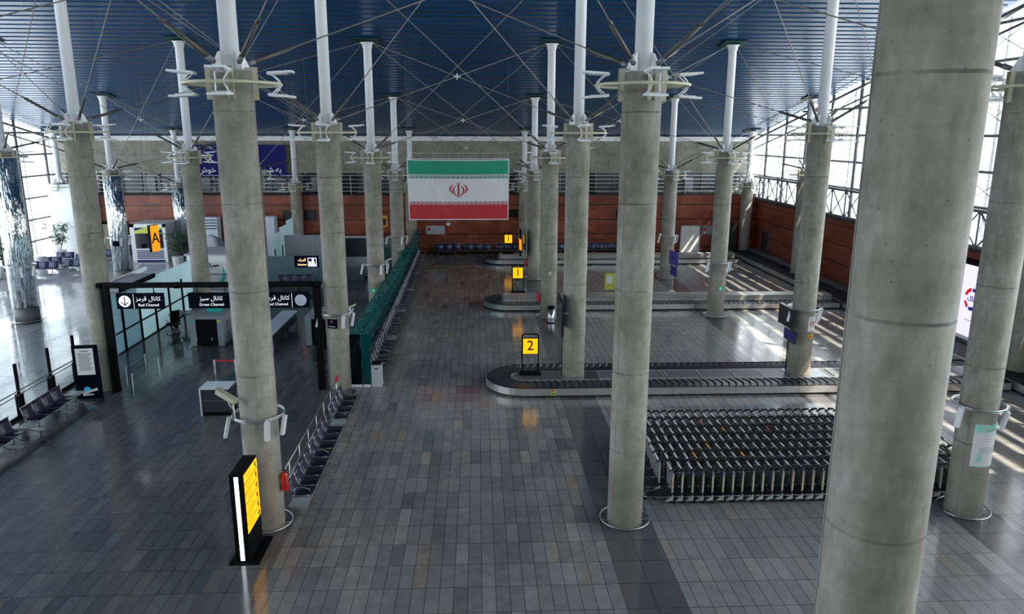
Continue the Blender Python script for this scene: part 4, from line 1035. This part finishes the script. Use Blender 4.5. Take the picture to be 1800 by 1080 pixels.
# orange letter A sign
t = thing('gate_letter_sign', 'orange lit double-sided hanging sign with black letter A', 'sign', (-19.95, 46.2, 3.25), .42)
MB().box(-.10, .10, -.34, .34, -.82, .82).build('box', M['signbk'], t)
MB().box(.10, .108, -.33, .33, -.80, .80).build('lit_face', M['orange'], t)
text('letter', 'A', .92, M['ink'], t, (.112, 0, 0), '+x', bold=.015)
for s in (-.2, .2): MB().cyl((0, s, .82), (0, s, roofz(46) - 3.3), .008, n=4).build('hanger', M['rod'], t)
t.rotation_euler.z = -.35
# ------------------------------------------------------------------ information pillar beside the near column
t = thing('wayfinding_totem', 'tall black wayfinding totem with lit yellow panels beside the nearest left column', 'totem', (-5.42, 15.88, 0))
MB().box(-.30, .38, -.62, .62, 0, .02).build('base_plate', M['black'], t)
MB().box(-.15, .15, -.52, .52, .02, 2.18).build('housing', M['black'], t)
MB().box(-.045, .045, -.53, -.52, .06, 2.12).build('light_strip', M['litw'], t)
PIC = ['\u2191', '\u2191', '\u2190', '\u2190', '\u2193', '\u2192']
for k in range(6):
    z1 = 2.13 - k * .245; o = MB().box(.15, .158, -.46, .50, z1 - .215, z1).build('yellow_panel', M['yellow'], t)
    text('arrow', PIC[k], .17, M['ink'], o, (.161, .36, z1 - .12), '+x', bold=.006)
    MB().box(.158, .160, -.36, .05, z1 - .10, z1 - .085).box(.158, .160, -.30, .05, z1 - .15, z1 - .14).build('lettering', mat('amber_print', (.5, .25, .0), .5) if k == 0 else bpy.data.materials['amber_print'], o)
t = thing('information_stand', 'black stand with framed white notice and cyan airline mark beside the left balustrade', 'information stand', (-14.38, 26.55, 0), .10)
MB().box(-.42, .42, -.07, .07, 0, 2.02).build('panel', M['signbk'], t)
MB().box(-.31, .30, -.078, -.07, .92, 1.92).build('notice', M['paper'], t)
mb = MB(); z = 1.72
for k in range(15): mb.box(-.24 + .02 * (k % 3), .24 - .03 * (k % 4), -.081, -.078, z, z + .016); z -= .045
mb.box(-.12, .14, -.081, -.078, 1.80, 1.83).build('print', M['ink'], t)
MB().cyl((-.05, -.07, .34), (-.05, -.078, .34), .12, n=24).build('cyan_disc', M['cyanl'], t)
mb = MB(); stroke(mb, [(-.22, .22), (-.05, .24), (.12, .31), (.30, .36)], [.05, .035, .04, .05], -.08); stroke(mb, [(-.22, .14), (0, .16), (.16, .16)], [.03, .03, .02], -.08)
mb.build('white_mark', M['paper'], t)
# dark foot pieces

# ------------------------------------------------------------------ fire extinguishers, column notices
def ext(lab, X, Y, z, a):
    t = thing('fire_extinguisher', lab, 'fire extinguisher', (X, Y, z), a)
    MB().lathe((0, 0, 0), [(.075, 0), (.085, .02), (.085, .40), (.06, .46), (.025, .49)], 20).build('cylinder', M['red'], t)
    MB().cyl((0, 0, .49), (0, 0, .53), .02, n=8).box(-.06, .03, -.012, .012, .53, .56).build('valve', M['ink'], t)
    MB().tube([(.0, 0, .52), (.09, .02, .50), (.115, .02, .36), (.11, .02, .12)], .012, 6).build('hose', M['ink'], t)
    MB().box(-.04, .04, -.089, -.083, .18, .32).build('label', M['paper'], t)
    MB().box(-.02, .02, .075, .10, .1, .5).build('wall_bracket', M['dsteel'], t)
ext('red fire extinguisher on the nearest left aisle column beside the purple benches', -4.80, 16.95, 1.0, -PI / 2 + .2)
ext('red fire extinguisher on the left side of the fourth row right aisle column', 3.12, 38.1, .92, PI / 2)
ext('red fire extinguisher on the left side of the fifth row right aisle column', 3.12, 48.8, .92, PI / 2)
def wrap(name, lab, cat, X, Y, z, a, w, h_, mats, R=.445, fn=None):
    """thin sheet wrapped on a column; a = angle to the camera side (0 = -y)"""
    t = thing(name, lab, cat, (X, Y, z)); mb = MB(); n = 16; vs = []
    for k in range(n + 1):
        b = a + (k / n - .5) * w / R
        for zz in (-h_ / 2, h_ / 2): vs.append((R * math.sin(b), -R * math.cos(b), zz))
    for k in range(n + 1):
        b = a + (k / n - .5) * w / R
        for zz in (-h_ / 2, h_ / 2): vs.append(((R - .008) * math.sin(b), -(R - .008) * math.cos(b), zz))
    m_ = 2 * (n + 1)
    fs = [(2 * k, 2 * k + 2, 2 * k + 3, 2 * k + 1) for k in range(n)] + [(m_ + 2 * k + 1, m_ + 2 * k + 3, m_ + 2 * k + 2, m_ + 2 * k) for k in range(n)]
    fs += [(2 * k + 1, 2 * k + 3, m_ + 2 * k + 3, m_ + 2 * k + 1) for k in range(n)] + [(m_ + 2 * k, m_ + 2 * k + 2, 2 * k + 2, 2 * k) for k in range(n)] + [(0, 1, m_ + 1, m_), (m_ - 1, m_ - 2, 2 * m_ - 2, 2 * m_ - 1)]
    mb.add(vs, fs).build('sheet', M[mats], t)
    return t
def on(t, name, a, z0, z1, w, mt, R=.445, ds=.004, n=10):
    mb = MB(); vs = []
    for k in range(n + 1):
        b = a + (k / n - .5) * w / R
        for zz in (z0, z1): vs.append(((R + ds) * math.sin(b), -(R + ds) * math.cos(b), zz))
    mb.add(vs, [(2 * k, 2 * k + 2, 2 * k + 3, 2 * k + 1) for k in range(n)]).build(name, M[mt], t)
NS = COLS
t = wrap('exit_sign', 'small green exit pictogram on the fourth row left aisle column', 'sign', -5.34, 38.2, 1.64, -.35, .38, .2, 'exitg'); on(t, 'pictogram', -.25, -.07, .07, .12, 'paper')
t = wrap('exit_sign', 'small green exit pictogram on the fourth row right line column', 'sign', 12.66, 38.2, 1.62, .2, .34, .2, 'exitg'); on(t, 'pictogram', .12, -.07, .07, .12, 'paper')
wrap('round_sticker', 'orange sticker on the fifth row right line column', 'sticker', 12.66, 48.9, 1.95, .4, .16, .16, 'orangedot')
t = wrap('round_sticker', 'orange sticker below the no smoking notice', 'sticker', 12.66, 27.63, 1.9, .42, .17, .17, 'orangedot'); on(t, 'mark', .42, -.03, .03, .06, 'ink')
t = wrap('no_smoking_notice', 'white notice with red no smoking ring on the column in the nearest carousel', 'notice', 12.66, 27.63, 2.40, .50, .40, .58, 'paper')
mb = MB(); 
for k in range(24):
    a0, a1 = 2 * PI * k / 24, 2 * PI * (k + 1) / 24; R = .449
    q = lambda r_, a: (R * math.sin(.5 + r_ * math.cos(a) / R), -R * math.cos(.5 + r_ * math.cos(a) / R), r_ * math.sin(a))
    mb.add([q(.125, a0), q(.125, a1), q(.095, a1), q(.095, a0)], [(0, 3, 2, 1)])
mb.build('red_ring', M['redb'], t); on(t, 'cigarette', .5, -.015, .015, .14, 'ink'); on(t, 'print', .5, .19, .215, .2, 'inkg'); on(t, 'print', .5, -.25, -.225, .28, 'inkg')
t = wrap('column_plaque', 'black plaque with small red mark on the second left aisle column', 'plaque', -5.38, 27.47, 2.62, -.28, .42, .36, 'signbk'); on(t, 'red_mark', -.28, .06, .12, .08, 'redb'); on(t, 'print', -.28, -.12, -.09, .26, 'inkg')
t = wrap('column_plaque', 'black plaque on a mirror-clad column in the left hall', 'plaque', -23.33, 48.9, 2.6, .0, .44, .32, 'signbk', .565)
t = wrap('column_poster', 'large white poster with mint edges wrapped on the column by the frame right edge', 'poster', 12.50, 17.03, 2.02, .32, .86, 1.12, 'paper')
on(t, 'mint_header', .32, .36, .56, .86, 'mint'); on(t, 'mint_footer', .32, -.56, -.53, .86, 'mint'); on(t, 'mint_figure', -.22, -.42, -.22, .12, 'mint', ds=.004)
for k in range(4): on(t, 'print', .34, .30 - k * .055, .31 - k * .055, .42, 'inkg', ds=.004)
on(t, 'title', .34, .40, .43, .40, 'inkg', ds=.005)
for k in range(5): on(t, 'print', .26, -.05 - k * .035, -.035 - k * .035, .5, 'inkg', ds=.004)
t = wrap('socket_plate', 'small white socket plate on the fourth row right aisle column', 'socket', 3.66, 38.2, 2.49, .08, .14, .14, 'paper'); on(t, 'socket_hole', .08, -.02, .03, .05, 'ink')
# screens on arms
def wscreen(name, lab, X, Y, z, w, h_, face, m2, arm):
    t = thing(name, lab, 'screen', (X, Y, z), 0)
    MB().box(-.04, .04, -w / 2, w / 2, -h_ / 2, h_ / 2).build('housing', M['screen'], t)
    MB().box(-.045, -.04, -w / 2 + .03, w / 2 - .03, -h_ / 2 + .03, h_ / 2 - .03).build('display', M[m2], t)
    MB().cyl((.04, 0, 0), (arm, 0, 0), .03, n=8).box(.03, .07, -.2, .2, -.2, .2).build('mounting_arm', M['dsteel'], t)
    return t
wscreen('display_screen', 'large dark flight screen on the left of the column in the nearest carousel', 3.02, 26.8, 3.0, 1.9, 1.25, '-x', 'screen', .3)
tag(MB().cyl((0, 0, 0), (0, 0, 2.4), .018, n=8).build('cable_conduit', M['ink'], None, (3.19, 27.5, .36)), 'thin black cable conduit below the large dark flight screen', 'conduit')
wscreen('display_screen', 'dark flight screen on the left of the right line column in the carousel', 12.02, 27.7, 2.62, 1.35, .78, '-x', 'screen', .3)
wscreen('notice_board', 'navy blue board just below the screen of the right line column', 12.1, 27.4, 1.92, 1.0, .46, '-x', 'indigo', .2)
tag(MB().cyl((0, 0, 0), (0, 0, 1.6), .03, n=8).build('cable_conduit', M['ink'], None, (12.20, 27.75, .37)), 'thick black conduit under the navy board of the right line column', 'conduit')
wscreen('display_screen', 'small dark screen on the left of the fifth row right aisle column', 3.05, 48.8, 2.6, 1.5, 1.0, '-x', 'screen', .25)
t = thing('lit_arrow_panel', 'narrow orange lit panel beside the small dark screen on the fifth row column', 'sign', (2.72, 48.4, 2.5))
MB().box(-.03, .06, -.5, .5, -.75, .95).build('housing', M['signbk'], t)
MB().box(-.036, -.03, -.45, .45, -.35, .35).build('lit_face', M['orange'], t)
MB().box(-.03, .06, -.505, -.5, -.35, .35).build('lit_edge', M['orange'], t)
# purple and indigo notices on a pole, lime QR-less board
t = thing('pole_notice', 'purple and indigo notice boards on a thin pole standing on the middle carousel', 'notice board', (11.25, 41.9, .62), .0)
MB().cyl((0, 0, 0), (0, 0, 2.4), .018, n=8).build('pole', M['fix'], t)
MB().box(-.02, .02, -.62, .62, 1.55, 2.35).build('purple_board', M['purple'], t)
MB().box(-.026, -.02, -.08, .08, 1.85, 2.05).build('mark', M['ink'], t)
MB().box(-.02, .02, -.45, .35, .95, 1.5).build('indigo_board', M['indigo'], t)
MB().box(-.15, .15, -.15, .15, 0, .03).build('base', M['fix'], t)
t.rotation_euler.z = .15
t = thing('lime_board', 'lime green information board standing on the middle carousel', 'board', (7.95, 42.3, .61))
MB().box(-.6, .6, -.015, .015, .04, 1.02).build('board', M['lime'], t)
MB().box(-.5, -.14, -.02, -.015, .42, .86).build('white_field', M['qr'], t)
MB().box(.16, .5, -.02, -.015, .25, .5).build('white_field', M['qr'], t)
MB().box(.12, .42, -.019, -.015, .84, .90).box(.12, .34, -.019, -.015, .70, .76).build('print', M['ink'], t)
for s in (-.5, .5): MB().cyl((s, 0, 0), (s, 0, .06), .03, n=8).build('foot', M['steel'], t)
# billboard on the right wall
t = thing('light_box_billboard', 'tall lit white billboard with blue and red round logo on the right wall', 'billboard', (XWR - .3, 31.9, 2.1))
MB().box(.0, .3, -1.9, 1.2, -1.85, 1.85).build('casing', M['black'], t)
MB().box(-.06, .02, -1.0, 1.25, -1.6, 1.66).build('lit_panel', M['billb'], t)
def disk(mb, r0, r1, a0, a1, x, n=20, cy=0, cz=0):
    for k in range(n):
        p, q = a0 + (a1 - a0) * k / n, a0 + (a1 - a0) * (k + 1) / n
        mb.add([(x, cy - r * math.cos(a), cz + r * math.sin(a)) for r, a in ((r0, p), (r1, p), (r1, q), (r0, q))], [(0, 3, 2, 1), (0, 1, 2, 3)])
mb = MB(); disk(mb, .36, .52, -1.9, 1.6, -.07, cy=.1, cz=.15); mb.build('blue_ring', M['bill_blue'], t)
mb = MB(); disk(mb, .36, .52, 1.75, 4.2, -.07, cy=.1, cz=.15); mb.build('red_ring', M['bill_red'], t)
MB().box(-.075, -.07, -.45, .65, .02, .28).build('logo_band', M['billb'], t)
text('logo_lettering', fa('\ufe81\ufe97\ufe8e\ufb8e'), .34, M['bill_blue'], t, (-.08, .1, .17), '-x', bold=.008)
MB().box(-.075, -.07, -.4, .4, -.85, -.82).build('caption', M['inkg'], t)
# things on the back wall
def wallscreen(lab, x0, x1, z0, z1):
    t = thing('wall_screen', lab, 'screen', ((x0 + x1) / 2, YB - .10, (z0 + z1) / 2)); w, h_ = (x1 - x0) / 2, (z1 - z0) / 2
    MB().box(-w, w, -.03, .06, -h_, h_).build('housing', M['screen'], t)
    MB().box(-.1, .1, .06, .10, -.1, .1).build('wall_bracket', M['dsteel'], t)
wallscreen('dark wall screen on red timber, left of the left hall far column', -15.6, -14.9, 2.85, 3.55)
wallscreen('dark wall screen on red timber, right of the left hall far column', -13.95, -13.05, 2.85, 3.6)
wallscreen('dark wall screen on red timber, right of the flag bottom', 1.95, 3.2, 2.95, 3.6)
wallscreen('dark wall screen on red timber, left of the nearest right aisle column', 11.2, 12.1, 2.95, 3.55)
for lab, x0, x1, z0, z1 in (('grey fire hose cabinet on the red wall, left, above the navy benches', -4.25, -2.75, 1.6, 2.28), ('grey fire hose cabinet on the red wall beside the white double door', 18.35, 19.75, 1.5, 2.22)):
    t = thing('hose_cabinet', lab, 'cabinet', (x0, YB - .04, z0))
    MB().box(0, x1 - x0, -.05, .04, 0, z1 - z0).build('body', M['boothg'] if x0 < 0 else M['grey'], t)
    MB().box(.12, .36, -.055, -.05, .3, .55).build('red_symbol', M['redb'], t)
    MB().box(.16, .32, -.055, -.05, .12, .22).build('white_label', M['paper'], t)
tag(MB().box(-.15, .15, -.06, .0, -.12, .12).build('wall_box', M['paper'], None, (-2.45, YB - .001, 2.42)), 'small white box on the red timber wall below the flag', 'wall box')
t = thing('corner_screen', 'dark glossy screen wall with sunlit stripes in the far right corner', 'partition', (20.1, 58.9, 0))
MB().box(-.7, .75, 0, .05, 0, 2.6).build('panel', M['dark'], t)
# small concrete plinths around the far columns
# ------------------------------------------------------------------ hanging banner and flag
t = thing('welcome_banner', 'dark blue welcome banner with white lettering high on the back wall', 'banner', (-19.3, 61.45, 7.40))
MB().box(-4.3, 3.85, -.03, .03, -1.26, 1.26).build('board', M['navy'], t)
S1 = '\ufe91\ufeea \ufeb7\ufeec\ufeae \ufed3\ufeae\ufeed\ufea9\ufb94\ufe8e\ufeeb\ufbfd'; S2 = '\ufea7\ufeee\ufeb5 \ufe81\ufee3\ufeaa\ufbfe\ufeaa'
text('lettering', fa(S1), .62, M['paper'], t, (3.45, -.036, -.72), align='RIGHT', bold=.012)
text('lettering', fa(S2), .62, M['paper'], t, (-1.75, -.036, -.72), align='RIGHT', bold=.012)
mb = MB().cbox((-2.3, -.035, .45), (.9, .01, .07)).cbox((-2.45, -.035, .15), (.9, .01, .07), 0, 0, .7).cbox((-2.1, -.035, .12), (.6, .01, .07), 0, 0, .7).cbox((-2.2, -.035, -.08), (1.0, .01, .07))
mb.build('airport_mark', M['paper'], t)
for s in (-4, 3.5): MB().cyl((s, 0, 1.26), (s, .5, 1.9), .012, n=4).build('hanger', M['rod'], t)
FY, FX0, FX1, FZ0, FZ1 = 41., -3.86, 1.70, 4.92, 8.20
t = thing('national_flag', 'large green white and red flag with border script hanging over the aisle', 'flag', ((FX0 + FX1) / 2, FY, FZ1))
W_, H_ = FX1 - FX0, FZ1 - FZ0
def wr(u, v):
    """wrinkle depth; u 0..1 across, v 0..1 downwards"""
    a = .055 * math.sin(9 * u + 5 * v) * math.exp(-2 * v) + .05 * math.exp(-((u - .12 - .28 * v) / .035) ** 2) + .05 * math.exp(-((u - .32 - .35 * v) / .05) ** 2) * math.exp(-v) + .045 * math.exp(-((u - .97 + .12 * v) / .03) ** 2) * math.exp(-2 * v)
    a += .035 * math.exp(-((u - .84 + .25 * v) / .05) ** 2) * math.exp(-1.5 * v) + .03 * math.sin(3.1 * u + 1) * v - .05 * math.exp(-((u - .42) / .14) ** 2 - ((v - .12) / .08) ** 2)
    return -a
def fp(u, v, off=0.):
    sag = .035 * math.sin(PI * u) * (1 - v); k = 1 - .018 * v
    return ((u - .5) * W_ * k, wr(u, v) - off, -v * H_ - sag)
NU, NV = 110, 66
mb = MB(); vs = [fp(i / NU, j / NV) for j in range(NV + 1) for i in range(NU + 1)]
mb.v = vs
for j in range(NV):
    v = (j + .5) / NV
    for i in range(NU):
        u = (i + .5) / NU
        mi = 1 if (v < .015 or v > .985 or u < .008 or u > .992) else (0 if v < .25 else (2 if v > .735 else 1))
        mb.f.append((j * (NU + 1) + i, (j + 1) * (NU + 1) + i, (j + 1) * (NU + 1) + i + 1, j * (NU + 1) + i + 1)); mb.m.append(mi); mb.sm.append(True)
mb.build('cloth', [M['green'], M['flagw'], M['flagr']], t)
# border script: stylised angular kufic repeats
PAT = ["#################", "#.............#.#", "#.###########.#.#", "#.#...#...#.#.#.#", "#.#.#.#.#.#.#.#.#", "#...#...#...#...#", "#################"]
PAT = ["1111111111111111", "1.....1...1.1.11", "1.111.1.1.1.1.11", "1.1...1.1.1.1.11", "1.1.111.1.....11", "1.......1.11111.", "1111111111111111"]
def kufic(v0, v1, mt):
    mb = MB(); reps = 22
    for r_ in range(reps):
        for j, row in enumerate(PAT):
            for i, ch in enumerate(row):
                if ch == '1' and (j in (0, 6)) and i % 16: pass
                if ch != '1': continue
                if j in (0,): continue
                u0 = .012 + .976 * (r_ + i / 16) / reps; u1 = u0 + .976 / 16 / reps; a = v0 + (v1 - v0) * j / 7; b = v0 + (v1 - v0) * (j + 1) / 7
                mb.add([fp(u0, a, .006), fp(u1, a, .006), fp(u1, b, .006), fp(u0, b, .006)], [(0, 3, 2, 1)])
    mb.build('border_script', M[mt], t)
kufic(.247, .305, 'kgreen'); kufic(.680, .738, 'kred')
def emb(pts, ws):
    n = len(pts); vs = []
    for i, (x, z) in enumerate(pts):
        a = pts[max(0, i - 1)]; b = pts[min(n - 1, i + 1)]; dx, dz = b[0] - a[0], b[1] - a[1]; L = math.hypot(dx, dz) or 1
        for s in (-1, 1):
            px, pz = x + s * -dz / L * ws[i], z + s * dx / L * ws[i]; u, v = px / W_ + .5, .495 - pz / H_
            vs.append(fp(u, v, .007))
    EM.add(vs, [(2 * i, 2 * i + 2, 2 * i + 3, 2 * i + 1) for i in range(n - 1)] + [(2 * i + 1, 2 * i + 3, 2 * i + 2, 2 * i) for i in range(n - 1)])
EM = MB(); q = 14
emb([(0, .33 - .72 * i / q) for i in range(q + 1)], [.052 if i < q - 2 else .052 * (q - i) / 2 for i in range(q + 1)])
for s in (-1, 1):
    emb([(s * (.27 - .30 * (1 - math.cos(a)) * 0 + .0) * 1 if 0 else s * (.05 + .235 * math.sin(a) ** .8), .30 - .66 * (a / PI)) for a in [PI * (.06 + .94 * i / q) for i in range(q + 1)]], [.004 + .042 * math.sin(PI * i / q) ** .8 for i in range(q + 1)])
    emb([(s * (.27 + .19 * math.sin(a)), .33 - .56 * (a / PI)) for a in [PI * i / q for i in range(q + 1)]], [.004 + .045 * math.sin(PI * i / q) for i in range(q + 1)])
    emb([(s * (.0 + .12 * i / 6), .40 - .035 * math.sin(PI * i / 6)) for i in range(7)], [.012] * 7)
    emb([(s * .18 * i / 5, -.38 + .01 * i / 5) for i in range(6)], [.018 * (1 - i / 6) for i in range(6)])
EM.build('emblem', M['emblem'], t)
MB().cyl((-W_ / 2, 0, .03), (W_ / 2, 0, .03), .02, n=6).build('top_rod', M['fix'], t)
for i, s in enumerate((-2.6, -1.3, .05, 1.35, 2.7)): MB().cyl((s, 0, .03), (s, 0, .33), .008, n=4).build('hanging_cord', M['fix'], t)
MB().tube([(-2.78, 0, .33), (2.78, 0, .33)], .008, 4).build('suspension_wire', M['fix'], t)
for s in (-2.7, 2.7): MB().cyl((s, 0, .33), (s, 0, roofz(41) - 8.22), .005, n=4).build('ceiling_wire', M['rod'], t)
# ------------------------------------------------------------------ potted plants
def plant(lab, X, Y, s, seed, palm):
    rnd = random.Random(seed); t = thing('potted_plant', lab, 'plant', (X, Y, 0))
    MB().lathe((0, 0, 0), [(.20 * s, 0), (.27 * s, .05), (.31 * s, .62 * s), (.33 * s, .64 * s)], 24).build('pot', M['pot'], t)
    MB().cyl((0, 0, .6 * s), (0, 0, .625 * s), .30 * s, n=20).build('soil', M['soil'], t)
    st = MB(); lf = MB()
    def leaf(p, d, L, w):
        d = d.normalized(); side = d.cross(Vector((0, 0, 1)));  side = side.normalized() if side.length > .01 else Vector((1, 0, 0)); up = side.cross(d)
        vs = []
        for i in range(5):
            a = i / 4; c = p + d * L * a + Vector((0, 0, -L * .35 * a * a)); ww = w * math.sin(PI * min(.98, a * .9 + .08))
            vs += [c - side * ww, c + up * ww * .3, c + side * ww]
        lf.add(vs, [f for i in range(4) for f in ((3 * i, 3 * i + 1, 3 * i + 4, 3 * i + 3), (3 * i + 1, 3 * i + 2, 3 * i + 5, 3 * i + 4))], 0, True)
    if palm:
        for k in range(9):
            a = k * 2.4; top = Vector((.12 * math.cos(a), .12 * math.sin(a), .62 * s)); h_ = rnd.uniform(.6, 1.25) * s; bend = rnd.uniform(.3, .7) * s
            pts = [top + Vector((math.cos(a) * bend * u ** 2, math.sin(a) * bend * u ** 2, h_ * u)) for u in [i / 7 for i in range(8)]]
            st.tube(pts, .010, 4)
            for i in range(3, 8):
                for sg in (-1, 1):
                    d = Vector((math.cos(a + sg * 1.1), math.sin(a + sg * 1.1), .25)); leaf(pts[i], d, .34 * s, .022)
    else:
        for k in range(7):
            a = k * 2.4; pts = [Vector((.10 * math.cos(a), .1 * math.sin(a), .6 * s))]
            for i in range(5): pts.append(pts[-1] + Vector((math.cos(a) * .09 + rnd.uniform(-.05, .05), math.sin(a) * .09 + rnd.uniform(-.05, .05), .28)) * s)
            st.tube(pts, .014, 5)
            for i in range(2, 6):
                for q_ in range(13):
                    b = rnd.uniform(0, 2 * PI); leaf(pts[i] + Vector((rnd.uniform(-.16, .16), rnd.uniform(-.16, .16), rnd.uniform(-.14, .14))) * s, Vector((math.cos(b), math.sin(b), rnd.uniform(-.2, .6))), rnd.uniform(.16, .26) * s, .045 * s)
    st.build('stem', M['stem'], t); o = lf.build('foliage', M['leaf'], t); o['kind'] = 'stuff'
plant('bushy tree in a tall white pot by the left windows, behind the blue benches', -31.9, 57.4, 1.35, 3, False)
plant('thin palm in a white pot by the left windows, left of the bushy tree', -32.1, 55.0, 1.2, 4, True)
plant('bushy plant in a white pot at the left frame edge behind the mirror column', -32.2, 50.2, 1.3, 5, False)
plant('low dark bushy plant behind the frosted partition, right of the white kiosk', -21.9, 54.3, 1.25, 6, False)
# ------------------------------------------------------------------ surveillance cameras
def cctv(lab, X, Y, z, rz, tilt=-.35, s=1.):
    t = thing('surveillance_camera', lab, 'camera', (X, Y, z), rz)
    T = Matrix.Rotation(tilt, 4, 'Y') @ Matrix.Scale(s, 4)
    MB().box(-.08, .48, -.075, .075, .0, .12, 0, T).box(.40, .52, -.085, .085, .11, .13, 0, T).build('housing', M['cream'], t)
    MB().cyl(T @ Vector((.48, 0, .06)), T @ Vector((.50, 0, .06)), .04 * s, n=12).build('lens', M['ink'], t)
    MB().cyl((0, 0, 0), (-.03, 0, -.40), .022, n=8).tube([(.14, 0, -.02), (.05, 0, -.14), (-.02, 0, -.2)], .015, 6).build('arm', M['fix'], t)
    MB().tube([(-.02, .03, 0), (.03, .05, -.2), (-.02, .03, -.42)], .010, 5).build('cable', M['ink'], t)
cctv('beige surveillance camera on the service ring of the nearest left aisle column', -5.78, 16.62, 3.42, PI * .86)
cctv('white surveillance camera on the ring of the second left aisle column', -4.83, 27.2, 3.2, .4, s=.5)
cctv('white surveillance camera on the ring of the fourth row left aisle column', -4.75, 37.9, 3.15, .3, s=.6)
cctv('white surveillance camera on the far left hall column before the red wall', -14.3, 58.85, 3.55, PI * .9, s=.8)
cctv('small camera on the left louvred service unit near the back wall', -21.75, 58.3, 3.6, -PI * .6, s=.6)
cctv('small camera on the white box unit by the far left hall column', -14.7, 57.0, 2.42, -PI * .5, s=.6)

# ------------------------------------------------------------------ camera, light, world
cd = bpy.data.cameras.new('camera'); cam = bpy.data.objects.new('camera', cd); COL.objects.link(cam); SC.camera = cam
f_, p_, y_, r_, h_ = 1302.4345, .2307, .042, .002, 9.5417
fw = Vector((math.sin(y_) * math.cos(p_), math.cos(y_) * math.cos(p_), -math.sin(p_))); rt = Vector((math.cos(y_), -math.sin(y_), 0)); up = rt.cross(fw)
rt2 = math.cos(r_) * rt + math.sin(r_) * up; up2 = -math.sin(r_) * rt + math.cos(r_) * up
cam.matrix_world = Matrix(((rt2.x, up2.x, -fw.x, 0), (rt2.y, up2.y, -fw.y, 0), (rt2.z, up2.z, -fw.z, h_), (0, 0, 0, 1)))
cd.sensor_width = 36; cd.lens = f_ / 1800 * 36; cd.shift_x = 4.35 / 1800; cd.shift_y = 1.63 / 1800; cd.clip_end = 400; cd.clip_start = .1
w = bpy.data.worlds.new('sky'); SC.world = w; w.use_nodes = True; nt = w.node_tree; bg = nt.nodes['Background']
bg.inputs[0].default_value = (.90, .955, 1, 1); bg.inputs[1].default_value = WORLD
sun = bpy.data.lights.new('sun', 'SUN'); sun.energy = SUN; sun.angle = .009; sun.color = (1, .90, .76)
so = bpy.data.objects.new('sun', sun); COL.objects.link(so)
blocker = MB(); xx = 24.6; rp = random.Random(5)  # slats added above the view to cut the sun into stripes
while xx < 33.5:
    wd = rp.uniform(.35, .75); blocker.box(xx, xx + wd, 10, 66, 17.0, 17.08); xx += wd + rp.uniform(.14, .34)
blocker.box(23.4, 38, -30, 10, 23.0, 23.08)  # added solid plate, keeps the sun off the near right floor
for yy in (-28, -9, 9): blocker.cyl((37, yy, -.2), (37, yy, 23), .2, n=10)
for yy in range(12, 66, 6): blocker.box(24.6, 34, yy, yy + .35, 16.7, 17.0)
for yy in (12, 30, 48, 64): blocker.cyl((33.6, yy, -.2), (33.6, yy, 16.8), .15, n=10)
tag(blocker.build('added_sun_blocker', M['frame']), 'added unseen slatted grey sunshade standing outside the right windows', 'sunblocker')
so.rotation_euler = Vector((-.62, .40, -1)).to_track_quat('-Z', 'Y').to_euler()
SC.view_settings.view_transform = 'Standard'; SC.view_settings.look = 'None'; SC.view_settings.gamma = 1; SC.view_settings.use_curve_mapping = False
SC.view_settings.exposure = EXPO
cy = SC.cycles
cy.max_bounces = 8; cy.diffuse_bounces = 4; cy.glossy_bounces = 4; cy.transparent_max_bounces = 12; cy.sample_clamp_indirect = 6; cy.caustics_reflective = False; cy.caustics_refractive = False
cy.use_denoising = True
